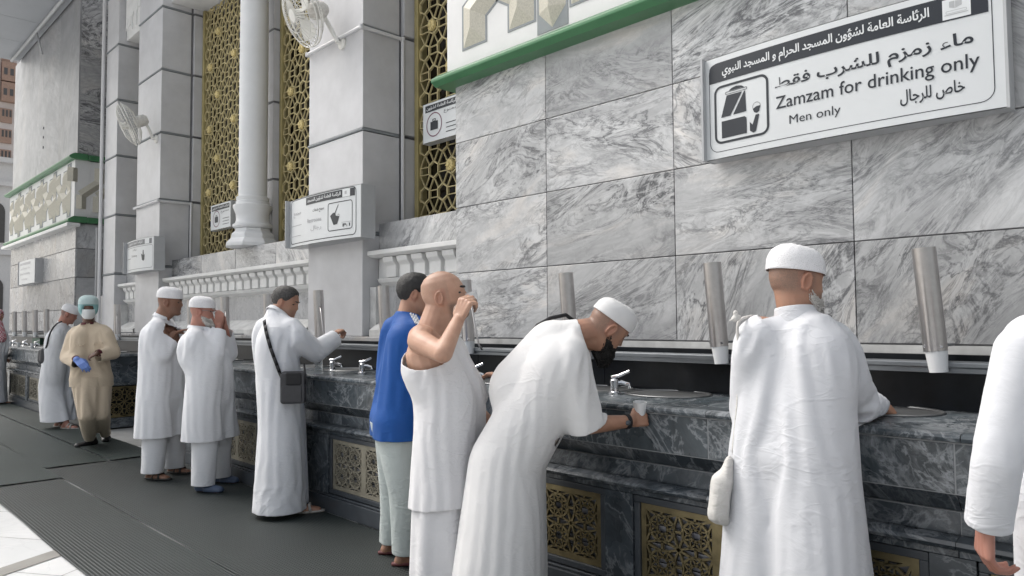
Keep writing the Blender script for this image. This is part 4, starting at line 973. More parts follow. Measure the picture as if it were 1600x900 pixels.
def drape(V, F, cones, pin, steps=60, iters=5, margin=.012, bend=.06, walls=True, gravity=3.5, shrink=1.012, wind=None, seed=1, lim=None, slack=.085):
    """let a cloth surface settle on the body (position based dynamics, coloured Gauss-Seidel)"""
    E = set(); D = set(); em = {}
    for q in F:
        n = len(q)
        for k in range(n):
            a, b = q[k], q[(k+1) % n]; e = (min(a, b), max(a, b)); E.add(e); em.setdefault(e, []).append(q)
        if n == 4: D.add((min(q[0], q[2]), max(q[0], q[2]))); D.add((min(q[1], q[3]), max(q[1], q[3])))
    B = set()
    for e, qs in em.items():
        if len(qs) == 2:
            a, b = e
            for x in (a, b):
                def nxt(q, x, o):
                    i = q.index(x); n = len(q); c = q[(i+1) % n]
                    return c if c != o else q[(i-1) % n]
                p, r = nxt(qs[0], x, b if x == a else a), nxt(qs[1], x, b if x == a else a)
                if p != r: B.add((min(p, r), max(p, r)))
    E = [(a, b, 1.0) for a, b in E]+[(a, b, .7) for a, b in D]+[(a, b, bend) for a, b in B]
    used = {}; groups = []
    for a, b, k in E:
        c = 0; ua = used.setdefault(a, set()); ub = used.setdefault(b, set())
        while c in ua or c in ub: c += 1
        ua.add(c); ub.add(c)
        while len(groups) <= c: groups.append([])
        groups[c].append((a, b, k))
    X = V.copy(); W_ = np.ones(len(X)); W_[pin] = 0
    G = []
    for g in groups:
        a = np.array([q[0] for q in g]); b = np.array([q[1] for q in g]); k = np.array([q[2] for q in g])
        e_ = V[a]-V[b]; L = np.linalg.norm(e_, axis=1); L = L*(shrink+slack*(1-np.abs(e_[:, 2])/np.maximum(L, 1e-6))); wa, wb = W_[a], W_[b]; s = wa+wb; s[s == 0] = 1
        G.append((a, b, L, (k*wa/s)[:, None], (k*wb/s)[:, None]))
    A = np.array([c[0] for c in cones]); Bc = np.array([c[1] for c in cones]); ra = np.array([c[2] for c in cones])+margin; rb = np.array([c[3] for c in cones])+margin
    AB = Bc-A; LL = (AB**2).sum(1)+1e-9
    r0 = np.random.default_rng(seed); wob = np.zeros_like(X)
    for _ in range(24):
        kv = r0.normal(0, 1, 3)*np.array([26, 26, 9]); wob += np.sin(X@kv+r0.uniform(0, 6.28))[:, None]*r0.normal(0, .0016, 3)
    X += wob*W_[:, None]
    Vl = np.zeros_like(X); dt = 1/60.
    if lim is None: top = V[:, 2].max(); lim = .035+.02*np.clip((top-V[:, 2])/1.2, 0, 1)
    # how far the cloth may hang on its own: it is sewn, it does not stretch away from its seams
    gv = np.array([0, 0, -gravity]) if wind is None else np.array([wind[0], wind[1], -gravity])
    for s_ in range(steps):
        X0 = X.copy(); Vl += gv*dt; Vl *= .95
        X = X + Vl*dt*W_[:, None]
        for it in range(iters):
            for a, b, L, ka, kb in G:
                d = X[b]-X[a]; l = np.sqrt((d*d).sum(1))+1e-9; c = ((l-L)/l)[:, None]*d
                X[a] += ka*c; X[b] -= kb*c
        for c in range(len(A)):
            d = X-A[c]; t = np.clip((d@AB[c])/LL[c], 0, 1); q = d-t[:, None]*AB[c]; r = ra[c]+(rb[c]-ra[c])*t; l = np.sqrt((q*q).sum(1))+1e-9
            m = (l < r) & (W_ > 0)
            if m.any():
                X[m] += q[m]*((r[m]-l[m])/l[m])[:, None]
                mv = X[m]-X0[m]; nn = q[m]/l[m][:, None]; tn = mv-(mv*nn).sum(1)[:, None]*nn; X[m] -= tn*.35
        d = X-V; l = np.sqrt((d*d).sum(1))+1e-9; m = l > lim; X[m] -= d[m]*((l[m]-lim[m])/l[m]*.6)[:, None]
        if walls: m = (X[:, 2] < 1.03) & (X[:, 1] > YC-.022) & (W_ > 0); X[m, 1] = YC-.022
        m = X[:, 2] < .03; X[m, 2] = .03
        Vl = (X-X0)/dt
        sp = np.linalg.norm(Vl, axis=1); mx = 3.0; q = sp > mx; Vl[q] *= (mx/sp[q])[:, None]
    return X
def relax(X, F, n=1, k=.5):
    a = []; b = []
    for q in F:
        for i in range(len(q)): a.append(q[i]); b.append(q[(i+1) % len(q)])
    a = np.array(a+b); b_ = np.array(b+a[:len(b)].tolist())
    for _ in range(n):
        s = np.zeros_like(X); c = np.bincount(a, minlength=len(X))[:, None]
        for j in range(3): s[:, j] = np.bincount(a, weights=X[b_, j], minlength=len(X))
        X = X*(1-k)+k*s/np.maximum(c, 1)
    return X
def mesh_obj(name, V, F, mat, parent, sub=0, thick=0.0, attrs=None):
    me = bpy.data.meshes.new(name); me.from_pydata((V-W(parent)).tolist(), [], F); me.polygons.foreach_set('use_smooth', [True]*len(F))
    for k, a in (attrs or {}).items():
        t = me.attributes.new(k, 'FLOAT', 'POINT'); t.data.foreach_set('value', np.asarray(a, float))
    ob = bpy.data.objects.new(name, me); COL.objects.link(ob); me.materials.append(mat); ob.parent = parent
    if thick: m = ob.modifiers.new('t', 'SOLIDIFY'); m.thickness = thick; m.offset = -1
    if sub: m = ob.modifiers.new('s', 'SUBSURF'); m.levels = sub; m.render_levels = sub
    return ob
# ---- head
HZ = np.array([-.121, -.117, -.108, -.095, -.078, -.05, -.02, .01, .04, .07, .095, .109, .116, .118])
HW = np.array([.000, .024, .040, .050, .0585, .067, .073, .0755, .0755, .069, .053, .034, .016, .0])
HF = np.array([.060, .078, .086, .0885, .089, .090, .0915, .093, .091, .079, .055, .030, .010, -.01])
HB = np.array([.060, .035, .010, -.012, -.040, -.070, -.092, -.102, -.103, -.096, -.076, -.050, -.028, -.01])
def head_pt(th, z, off=0.0, feat=True):
    """local head surface: x right, y forward, z up; th = 0 straight ahead"""
    w, f, b = np.interp(z, HZ, HW), np.interp(z, HZ, HF), np.interp(z, HZ, HB); ym = (f+b)/2*.55+(-.005)*.45
    s, c = math.sin(th), math.cos(th); e = .92
    x = (w+off)*math.copysign(abs(s)**e, s); y = ym + ((f-ym)+off if c > 0 else (ym-b)+off)*math.copysign(abs(c)**e, c)
    if feat and c > .2:
        g = lambda q, m, k: math.exp(-((q-m)/k)**2); ax = abs(x)
        nz = max(0, min(1, (.02-z)/.05)) if z > -.032 else max(0, 1-(-.032-z)/.009)
        y += .023*g(x, 0, .0115)*nz**1.2 + .004*g(ax, .013, .007)*g(z, -.030, .007)
        y -= .0105*g(ax, .032, .014)*g(z, .003, .011)
        y += .0045*g(z, .024, .009)*g(x, 0, .055)
        y += .006*g(x, 0, .021)*(g(z, -.056, .0055)+.9*g(z, -.068, .006)) - .003*g(x, 0, .02)*g(z, -.062, .003) - .004*g(x, 0, .022)*g(z, -.079, .006)
        y += .006*g(x, 0, .02)*g(z, -.1, .012)
    return (x, y, z)
def head_loft(zs, off=0.0, n=44, feat=True, fn=None):
    vs = []; fs = []
    for z in zs:
        for k in range(n): vs.append(head_pt(2*math.pi*k/n, z, off if not fn else fn(z), feat))
    for i in range(len(zs)-1):
        for k in range(n): fs.append((i*n+k, i*n+(k+1) % n, (i+1)*n+(k+1) % n, (i+1)*n+k))
    return np.array(vs), fs
class Head:
    def __init__(s, c, fwd, up, sc=1.0):
        s.c = np.array(c, float); f = np.array(fwd, float); f /= np.linalg.norm(f); u = np.array(up, float); u = u-f*(u@f); u /= np.linalg.norm(u)
        s.f, s.u, s.r, s.s = f, u, np.cross(f, u), sc
    def w(s, p): p = np.atleast_2d(np.array(p, float))*s.s; return s.c+p[:, :1]*s.r+p[:, 1:2]*s.f+p[:, 2:3]*s.u
    def l(s, q): d = (q-s.c)/s.s; return np.stack([d@s.r, d@s.f, d@s.u], 1)
    def shapes(s, neck, nk=1.0):
        zs = list(np.linspace(-.1195, .1175, 60)); v, f = head_loft(zs); n = 44
        f += [tuple(range(n))[::-1], tuple(range((len(zs)-1)*n, len(zs)*n))]
        out = [(s.w(v), f)]
        for sg in (-1, 1):
            ev = []; m = MB(); pts = []
            for k in range(9):
                a = R(-75+k*37); pts.append((sg*(.079+.010*max(0, math.sin(a*.5+.6))), -.016-.017*math.cos(a+.25), -.004+.030*math.sin(a)*(1.0)))
            m.tube(pts, .0055, 7); out.append((s.w(m.v), m.f))
            m = MB(); m.lathe([(.001, -.006), (.017, -.004), (.017, .003), (.001, .006)], (0, 0, 0), 14, (1, 0, 0)); out.append((s.w([(sg*.077+q[0], q[1]*.85-.014, q[2]*1.5-.008) for q in m.v]), m.f))
            out.append((lambda vv, ff: (s.w(vv), ff))(*capsule((sg*.078, -.008, -.034), (sg*.079, -.012, -.026), .0065, .007, 10)))
        out.append(capsule(s.w((0, -.028, -.03))[0], neck, .056*s.s*nk, .064*s.s*nk)); out.append(capsule(s.w((0, .02, -.075))[0], neck, .045*s.s*nk, .06*s.s*nk))
        return out
    def cap(s, tilt=0.0, z0=.036, top=.128, off=.007):
        """knitted skull cap: band, soft crown"""
        n = 48; rings = []
        prof = [(z0, off), (z0+.003, off+.0022), (z0+.012, off+.002), (z0+.026, off+.0015)]
        vs = []; fs = []
        for z, o in prof:
            for k in range(n): th = 2*math.pi*k/n; p = head_pt(th, min(z, .045), o, False); vs.append((p[0], p[1], z-tilt*p[1]+.003*math.cos(th)))
        base = [vs[-n+k] for k in range(n)]; hz = top-prof[-1][0]
        for j in range(1, 10):
            t = j/9.4*math.pi/2; q, h = math.cos(t)**.62, math.sin(t)
            for k in range(n):
                b = base[k]; vs.append((b[0]*q, (b[1]+.006)*q-.006, b[2]+hz*h+.0016*math.sin(k*1.9+j)*math.sin(t)+.0012*math.sin(k*.8-j*1.7)))
        m = len(vs)//n
        for i in range(m-1):
            for k in range(n): fs.append((i*n+k, i*n+(k+1) % n, (i+1)*n+(k+1) % n, (i+1)*n+k))
        fs.append(tuple(range((m-1)*n, m*n)))
        return s.w(vs), fs
    def hair(s, line, off=.012, jit=.003, seed=3):
        """short hair shell; line(th) gives the height of the hairline"""
        r = random.Random(seed); n = 64; vs = []; fs = []; m = 15
        for i in range(m):
            for k in range(n):
                th = 2*math.pi*k/n; a = abs((th+math.pi) % (2*math.pi)-math.pi); z0 = line(a); z = z0+(.1172-z0)*(i/(m-1))**.8
                vs.append(np.array(head_pt(th, z, (off*min(1, i/2.5)+.001)+r.uniform(-jit, jit)*(i > 0), False))+np.array([0, 0, off*(i/(m-1))]))
        for i in range(m-1):
            for k in range(n): fs.append((i*n+k, i*n+(k+1) % n, (i+1)*n+(k+1) % n, (i+1)*n+k))
        fs.append(tuple(range((m-1)*n, m*n)))
        return s.w(vs), fs
    def beard(s, length=.03, seed=2, fuzz=420):
        r = random.Random(seed); vs = []; fs = []; n = 56; m = 14
        for i in range(m):
            t = i/(m-1)
            for k in range(n+1):
                th = R(-100+200*k/n); a = abs(th); ad = a*57.3
                zt = float(np.interp(ad, [0, 20, 32, 52, 76, 92, 100], [-.082, -.080, -.050, -.058, -.034, -.004, .012]))
                edge = math.sin(math.pi*min(1, t*.8+.0))**.6 if t < .62 else 1.0; side = max(0., 1-(ad/100)**5); bot = zt+(-.1165-zt)*min(1, t*1.1)
                w = edge*side*(.30+.70*(1-min(1, ad/85)**2)); o = -.0015+(.004+length*.42*min(1, t*1.6))*w+r.uniform(-.0016, .0016)*w
                p = np.array(head_pt(th, max(bot, -.1165), o, False)); d = max(0, t-.40)/.60
                p[2] -= length*d*(1.25-.55*a)*side; p[1] += .010*d*side-.030*max(0, t-.85)/.15; p[0] *= 1-.18*d; vs.append(p)
        for i in range(m-1):
            for k in range(n): fs.append((i*(n+1)+k, i*(n+1)+k+1, (i+1)*(n+1)+k+1, (i+1)*(n+1)+k))
        base = [np.array(q) for q in vs]
        for _ in range(fuzz):                       # loose strands break the outline
            i = r.randrange(1, m-1); k = r.randrange(2, n-1); p = base[i*(n+1)+k]; dn = base[min(m-1, i+2)*(n+1)+k]-p; dn = dn/(np.linalg.norm(dn)+1e-6)
            out = np.array([p[0], p[1]*.8, -.02]); out /= np.linalg.norm(out)+1e-6; L_ = r.uniform(.4, 1)*(.010+length*.32); tip = p+(dn*.85+out*r.uniform(.15, .55)+np.array([r.uniform(-.3, .3), 0, 0]))*L_; w_ = np.cross(dn, out); w_ = w_/(np.linalg.norm(w_)+1e-6)*.0016
            o = len(vs); vs += [p+w_, p-w_, tip]; fs.append((o, o+1, o+2))
        mm = MB(); mm.tube([np.array(head_pt(R(q), -.0465-.00006*q*q, .0035, True)) for q in range(-26, 27, 4)], [.002]+[.0058]*12+[.002], 6); o = len(vs); vs += [np.array(q) for q in mm.v]; fs += [tuple(i+o for i in f) for f in mm.f]
        return s.w(vs), fs
# ---- hand: palm of four metacarpals, four fingers with two bends, a thumb from the side of the palm
def hand(wr, d, nrm, side, curl=(.5, .7, .6), spread=.12, sc=1.0, thumb=.6):
    """wr wrist, d direction of the palm, nrm palm-side normal, side +1 thumb to the right of (d, nrm) frame"""
    wr = np.array(wr, float); d = np.array(d, float); d /= np.linalg.norm(d); nrm = np.array(nrm, float); nrm = nrm-d*(nrm@d); nrm /= np.linalg.norm(nrm); t = np.cross(d, nrm)*side
    out = []; L = [(.045, .026, .022), (.050, .030, .024), (.046, .028, .023), (.036, .021, .019)]
    for k in range(4):
        o = (1.5-k)*.0195*sc
        a = wr+d*.012*sc+t*o*.62; b = wr+d*(.088-.004*abs(k-1.2))*sc+t*o; out.append((a, b, .0135*sc, .0115*sc))
        dd = d*math.cos(.12*(k-1.5)*0)+t*(1.5-k)*spread*.35; dd /= np.linalg.norm(dd); p = b; ang = 0
        for j in range(3):
            ang += curl[j]*(1+.08*k); q = dd*math.cos(ang)+nrm*math.sin(ang); e = p+q*L[k][j]*sc; out.append((p, e, (.0098-.0008*j-(.0012 if k == 3 else 0))*sc, (.0092-.0010*j-(.0012 if k == 3 else 0))*sc)); p = e
    a = wr+d*.022*sc+t*.024*sc; b = a+(d*.55+t*.62+nrm*.35)*.040*sc; out.append((a, b, .0145*sc, .0118*sc))
    c = b+(d*.85+t*(.5-thumb*.7)+nrm*(.3+thumb*.5))*.030*sc; e = c+(d*.8+t*(.3-thumb*.7)+nrm*(.3+thumb*.6))*.024*sc
    out += [(b, c, .0112*sc, .0102*sc), (c, e, .0100*sc, .0085*sc)]
    return out
M['skin_cache'] = None
def skin(name, col, stub=(0.10, 0.085, 0.075), rough=.5):
    m, nt, b = new_mat(name); tc = N(nt, 'TexCoord'); n = N(nt, 'TexNoise', Scale=14.0, Detail=5.0); nt.links.new(tc.outputs['Object'], n.inputs['Vector'])
    c = ramp(nt, n.outputs['Fac'], [(.3, [col[0]*.88, col[1]*.82, col[2]*.80]), (.7, [min(1, x*1.1) for x in col])]).outputs[0]
    at = N(nt, 'Attribute', attribute_name='stubble'); n2 = N(nt, 'TexNoise', Scale=260.0, Detail=2.0); nt.links.new(tc.outputs['Object'], n2.inputs['Vector'])
    k = ramp(nt, n2.outputs['Fac'], [(.35, g3(.55)), (.65, g3(1))]).outputs[0]; q = N(nt, 'Math', operation='MULTIPLY'); nt.links.new(at.outputs['Fac'], q.inputs[0]); nt.links.new(k, q.inputs[1])
    c = mixc(nt, q.outputs[0], c, stub)
    al = N(nt, 'Attribute', attribute_name='flush'); c = mixc(nt, al.outputs['Fac'], c, (col[0]*.95, col[1]*.62, col[2]*.60)); nt.links.new(c, b.inputs['Base Color'])
    b.inputs['Roughness'].default_value = rough; b.inputs['Subsurface Weight'].default_value = .12; b.inputs['Subsurface Radius'].default_value = (.9, .35, .2); b.inputs['Subsurface Scale'].default_value = .008
    bp = N(nt, 'Bump', Strength=.12, Distance=.002); n3 = N(nt, 'TexNoise', Scale=120.0, Detail=4.0); nt.links.new(tc.outputs['Object'], n3.inputs['Vector']); nt.links.new(n3.outputs['Fac'], bp.inputs['Height']); nt.links.new(bp.outputs[0], b.inputs['Normal'])
    m['k'] = 1
    return m
def cloth(name, col, weave=900.0, bump=.10, crease=.35, rough=.85, sheen=.15, crs=9.0):
    m, nt, b = new_mat(name); b.inputs['Roughness'].default_value = rough; b.inputs['Specular IOR Level'].default_value = .25
    b.inputs['Sheen Weight'].default_value = sheen; tc = N(nt, 'TexCoord')
    n = N(nt, 'TexNoise', Scale=5.0, Detail=4.0); nt.links.new(tc.outputs['Object'], n.inputs['Vector'])
    c = ramp(nt, n.outputs['Fac'], [(.3, [x*.955 for x in col]), (.7, col)]).outputs[0]; nt.links.new(c, b.inputs['Base Color'])
    mp = N(nt, 'Mapping'); mp.inputs['Scale'].default_value = (.8, .8, 1.5); mp.inputs['Rotation'].default_value = (.3, .5, .2); nt.links.new(tc.outputs['Object'], mp.inputs['Vector'])
    cr = N(nt, 'TexNoise', Scale=crs, Detail=4.0, Roughness=.55, Distortion=.9); nt.links.new(mp.outputs[0], cr.inputs['Vector'])
    b.inputs['Subsurface Weight'].default_value = .12; b.inputs['Subsurface Radius'].default_value = (1, 1, 1); b.inputs['Subsurface Scale'].default_value = .02
    # creases: ridges where a warped noise crosses one half, gathered in patches
    def ridge(sc, dist, width):
        q = N(nt, 'TexNoise', Scale=sc, Detail=2.0, Roughness=.5, Distortion=dist); nt.links.new(mp.outputs[0], q.inputs['Vector']); s_ = N(nt, 'Math', operation='SUBTRACT'); s_.inputs[1].default_value = .5; nt.links.new(q.outputs['Fac'], s_.inputs[0]); a_ = N(nt, 'Math', operation='ABSOLUTE'); nt.links.new(s_.outputs[0], a_.inputs[0])
        r_ = N(nt, 'MapRange', interpolation_type='SMOOTHSTEP'); r_.inputs['From Max'].default_value = width; r_.inputs['To Min'].default_value = 1; r_.inputs['To Max'].default_value = 0; nt.links.new(a_.outputs[0], r_.inputs['Value']); return r_.outputs[0]
    pt = N(nt, 'TexNoise', Scale=2.4, Detail=1.0); nt.links.new(tc.outputs['Object'], pt.inputs['Vector']); pm = ramp(nt, pt.outputs['Fac'], [(.42, g3(0)), (.66, g3(1))]).outputs[0]
    r1, r2 = ridge(crs*.45, .9, .05), ridge(crs*1.15, .8, .06); ad = N(nt, 'Math', operation='MULTIPLY_ADD'); ad.inputs[1].default_value = .5; nt.links.new(r2, ad.inputs[0]); nt.links.new(r1, ad.inputs[2])
    gm = N(nt, 'Math', operation='MULTIPLY'); nt.links.new(ad.outputs[0], gm.inputs[0]); nt.links.new(pm, gm.inputs[1])
    b0 = N(nt, 'Bump', Strength=min(1, crease*.8), Distance=.006); nt.links.new(gm.outputs[0], b0.inputs['Height'])
    b1 = N(nt, 'Bump', Strength=crease*.4, Distance=.02); nt.links.new(cr.outputs['Fac'], b1.inputs['Height']); nt.links.new(b0.outputs[0], b1.inputs['Normal'])
    wv = N(nt, 'TexNoise', Scale=weave, Detail=1.0); nt.links.new(tc.outputs['Object'], wv.inputs['Vector'])
    b2 = N(nt, 'Bump', Strength=bump, Distance=.0012); nt.links.new(wv.outputs['Fac'], b2.inputs['Height']); nt.links.new(b1.outputs[0], b2.inputs['Normal']); nt.links.new(b2.outputs[0], b.inputs['Normal'])
    return m
def knit(name, col):
    m, nt, b = new_mat(name); b.inputs['Roughness'].default_value = .9; b.inputs['Base Color'].default_value = (*col, 1); tc = N(nt, 'TexCoord')
    v = N(nt, 'TexVoronoi', Scale=185.0); nt.links.new(tc.outputs['Object'], v.inputs['Vector']); bp = N(nt, 'Bump', Strength=.7, Distance=.002); nt.links.new(v.outputs['Distance'], bp.inputs['Height']); nt.links.new(bp.outputs[0], b.inputs['Normal'])
    c = ramp(nt, v.outputs['Distance'], [(.0, [x*.66 for x in col]), (.4, col)]).outputs[0]; nt.links.new(c, b.inputs['Base Color'])
    return m
M['thobe'] = cloth('white_cotton', (.62, .63, .66), crease=.42); M['thobe_blue'] = cloth('bluish_white_cotton', (.75, .76, .79)); M['thobe_warm'] = cloth('warm_white_cotton', (.71, .705, .705), crease=.3)
M['towel'] = cloth('white_towelling', (.71, .705, .72), weave=500, bump=.5, crease=.5, crs=13); M['blue'] = cloth('royal_blue_jersey', (.008, .075, .30), crease=.25, rough=.6, sheen=.05); M['sage'] = cloth('pale_sage_cotton', (.48, .53, .52), crease=.7, crs=16)
M['beige'] = cloth('beige_uniform_cotton', (.60, .495, .375), crease=.3); M['maroon'] = cloth('maroon_ribbing', (.075, .012, .018)); M['teal'] = cloth('teal_scarf', (.25, .45, .46), crease=.5); M['mask'] = cloth('white_mask', (.72, .74, .74), crease=.5, crs=30)
M['cap'] = knit('white_knitted_cap', (.74, .735, .75)); M['dark_hair'] = plain('black_hair', (.012, .011, .011), .55, var=.4, vscale=90, bump=.8, bscale=160); M['grey_hair'] = plain('greying_hair', (.045, .042, .04), .6, var=.7, vscale=70, bump=.8, bscale=160)
M['white_beard'] = plain('white_beard_hair', (.58, .56, .53), .8, var=.2, vscale=80, bump=.8, bscale=140); M['black_beard'] = plain('black_beard_hair', (.010, .009, .009), .6, var=.3, vscale=80, bump=.9, bscale=140)
M['eye'] = plain('dark_eye', (.02, .014, .01), .15); M['sole'] = plain('dark_sandal', (.03, .027, .025), .6); M['sandal_pale'] = plain('pale_sandal', (.42, .40, .37), .6); M['sandal_blue'] = plain('blue_grey_slipper', (.06, .085, .14), .6); M['shoe'] = plain('black_leather_shoe', (.015, .014, .015), .35)
M['pink_sandal'] = plain('dark_red_sandal', (.12, .035, .035), .6)
M['glove'] = plain('blue_latex_glove', (.16, .26, .62), .5); M['bag_black'] = plain('dark_grey_bag_leather', (.045, .045, .05), .5, var=.15, vscale=30, bump=.3, bscale=200); M['bag_flap'] = plain('black_nylon', (.008, .008, .01), .6); M['bag_white'] = cloth('off_white_bag_cloth', (.60, .585, .56), crease=.8, crs=14)
SK = {}
def S_(tone): 
    T = {'brown': (.22, .115, .075), 'tan': (.36, .20, .135), 'light': (.46, .28, .20), 'dark': (.12, .062, .042), 'ruddy': (.38, .185, .14)}
    if tone not in SK: SK[tone] = skin(tone+'_skin', T[tone])
    return SK[tone]
LOG = []
def on_cloth(obs, u, v, off=.008, rad=7):
    """point where the sight line of pixel (u, v) meets a garment, a little in front of it"""
    best = 1e9
    for ob in obs:
        o = W(ob); n = len(ob.data.vertices); q = np.empty(n*3); ob.data.vertices.foreach_get('co', q); d = q.reshape(-1, 3)+o-CO; z = d@CF
        m = (z > .1); uu = CX+FPX*(d@CR)/np.where(m, z, 1); vv = CY-FPX*(d@CU)/np.where(m, z, 1); m &= (np.hypot(uu-u, vv-v) < rad)
        if m.any(): best = min(best, z[m].min())
    return P3(u, v, best-off) if best < 1e8 else None
def strap_mesh(pts, w, th, ref):
    b = MB()
    for i in range(len(pts)-1):
        a_, b_ = pts[i], pts[i+1]; s_ = np.cross(b_-a_, ref); s_ = s_/np.linalg.norm(s_)*w; n_ = ref*th
        b.add([a_+s_, a_-s_, b_-s_, b_+s_, a_+s_-n_, a_-s_-n_, b_-s_-n_, b_+s_-n_], [(0, 1, 2, 3), (4, 7, 6, 5), (0, 4, 5, 1), (2, 6, 7, 3), (0, 3, 7, 4), (1, 5, 6, 2)])
    return np.array(b.v), b.f
class Fig:
    """one person: joints in world space, a fused body, draped clothes"""
    def __init__(s, label, J, face, head, tone, vox=.008, hs=1.0, slim=1.0, group=None, hands=None, stub=None, belly=0.0, foot_f=None, bulge=(), nk=1.0, hsc=1.0):
        s.J = {k: np.array(v, float) for k, v in J.items()}; J = s.J
        f = np.array([face[0], face[1], 0.0]); f /= np.linalg.norm(f); s.f = f; s.r = np.array([f[1], -f[0], 0])
        up = J['neck']-J['pel']; s.tu = up/np.linalg.norm(up)
        J.setdefault('hipL', J['pel']-s.r*.09); J.setdefault('hipR', J['pel']+s.r*.09)
        for k in 'LR':
            if 'kn'+k not in J: J['kn'+k] = (J['hip'+k]*.5+J['an'+k]*.5)+f*.02
        base = (J['anL']+J['anR'])/2; base[2] = 0
        s.root = thing('person', label, 'person', tuple(base), group)
        s.H = Head(J['head'], head[0], head[1], hs); s.vox = vox
        c = []; A = lambda a, b, ra, rb: c.append((np.array(a, float), np.array(b, float), ra*slim, rb*slim))
        mid = (J['pel']+J['neck'])/2; ch = J['neck']*.78+J['pel']*.22; tf = np.cross(s.tu, s.r); tf = tf if tf@f > 0 else -tf; s.tf = tf
        A(J['hipL'], J['hipR'], .115, .115); trap = []
        for k in 'LR': trap.append((J['neck']-s.tu*.002-tf*.012, J['sh'+k]*.72+J['neck']*.28-s.tu*.015, .045, .05))
        for sg, k in ((-1, 'L'), (1, 'R')):
            A(J['hip'+k]*.85+J['pel']*.15, mid+s.r*sg*.06+tf*belly*.5, .115, .112+belly*.25); A(mid+s.r*sg*.06+tf*belly*.5, ch+s.r*sg*.085, .112+belly*.25, .112)
            sh = J['sh'+k]; A(ch+s.r*sg*.06, sh*.8+J['neck']*.2, .105, .068); A(J['neck']-s.tu*.03, sh, .052, .056)
            A(sh, J['el'+k], .056, .043); A(J['el'+k], J['wr'+k], .044, .029)
            A(J['hip'+k], J['kn'+k], .092, .060); A(J['kn'+k], J['an'+k], .058, .040)
        for q in list(bulge)+trap: A(*q)
        s.cones = list(c); s.col = list(c); s.under = False; s.legs = [0]+[i for i in range(len(c)) if i in (7, 8, 15, 16)]
        fl = []
        for k in 'LR':
            a = J['an'+k]; ff = f if foot_f is None else np.array([*foot_f[k], 0.])/np.linalg.norm(foot_f[k])
            h = a.copy(); h[2] = max(.03, a[2]-.05); fl.append((a, h-ff*.035, .038, .034)); t = h+ff*.155; t[2] = max(.02, h[2]-.012); m_ = h+ff*.05
            fl += [(a, m_, .036, .034), (h-ff*.035, t, .033, .024), (m_+np.cross(ff, (0, 0, 1))*.02, t+np.cross(ff, (0, 0, 1))*.015, .03, .022), (m_-np.cross(ff, (0, 0, 1))*.02, t-np.cross(ff, (0, 0, 1))*.018, .03, .02)]
            s.__dict__['foot'+k] = (h, t, ff)
        s.cones += fl
        hd = hands or {}
        for k, sd in (('L', -1), ('R', 1)):
            w = J['wr'+k]; fore = w-J['el'+k]; fore /= np.linalg.norm(fore); h = dict(d=fore, n=(0, 0, -1), curl=(.35, .5, .4)); h.update(hd.get(k, {}))
            sdd = h.pop('side', sd); s.cones += hand(w, h.pop('d'), h.pop('n'), sdd, sc=hsc*slim, **h)
        parts = [capsule(*q) for q in s.cones]+s.H.shapes(J['neck'], nk)
        v, fa = fuse(parts, vox, 3 if vox < .008 else 2)
        l = s.H.l(v); near = (np.abs(l).max(1) < .17)
        st = np.zeros(len(v)); fl_ = np.zeros(len(v))
        if stub: st[near] = np.clip(stub(l[near]), 0, 1)
        fl_[near] = .5*np.exp(-(((l[near, 2]+.062)/.010)**2+(l[near, 0]/.024)**2))*(l[near, 1] > .06) + .35*np.exp(-((np.abs(l[near, 0])-.08)/.012)**2)*(np.abs(l[near, 2]+.004) < .04)*(np.abs(l[near, 1]+.014) < .03)
        s.body = mesh_obj('body', v, fa, S_(tone), s.root, attrs={'stubble': st, 'flush': fl_})
        for sg in (-1, 1):
            e, ef = capsule((sg*.040, .0655, .002), (sg*.024, .0700, .0025), .0098, .0108, 12); mesh_obj('eye', s.H.w(e), ef, M['eye'], s.root)
        LOG.append((label[:40], {k: tuple(round(float(np.linalg.norm(J[a]-J[b])), 2) for a, b in q) for k, q in dict(armR=(('shR', 'elR'), ('elR', 'wrR')), armL=(('shL', 'elL'), ('elL', 'wrL')), leg=(('hipR', 'knR'), ('knR', 'anR')), torso=(('pel', 'neck'), ('shL', 'shR'))).items()}))
    def add(s, name, vf, mat, thick=.0, sub=0): return mesh_obj(name, vf[0], vf[1], mat, s.root, sub, thick)
    def brows(s, mat, w=.006):
        for sg in (-1, 1):
            m = MB(); m.tube([np.array(head_pt(sg*a, .0235+.004*math.sin((a-.12)*3), .001)) for a in (.14, .28, .42, .55)], [w*.6, w*.75, w*.7, w*.3], 8); s.add('eyebrow', (s.H.w(m.v), m.f), mat)
    def robe(s, name, mat, hem, ease=.045, sleeves=('L', 'R'), cuff=1.0, flare=.10, vox=.021, neck=.5, steps=70, bend=.14, slv=.036, thick=.003, extra=(), hem_n=(0, 0, -1), hem_pt=None, cuts=(), legs=True, collar=True, belly=0.0, cw=.018, slack=.034, slvw=.03, iters=5):
        """long shirt or robe: torso, skirt down to height hem, sleeves to a share cuff of the forearm"""
        J = s.J; C = []; A = lambda a, b, ra, rb: C.append(capsule(a, b, ra, rb, 20))
        mid = (J['pel']+J['neck'])/2; ch = J['neck']*.78+J['pel']*.22; planes = []
        ax = J['pel'].copy(); z0 = ax[2]; bot = hem-.22
        gl = (J['anL']+J['anR'])/2; k = (z0-bot)/max(.05, (z0-.08)); gl = J['pel']+(gl-J['pel'])*min(1, k); gl[2] = bot
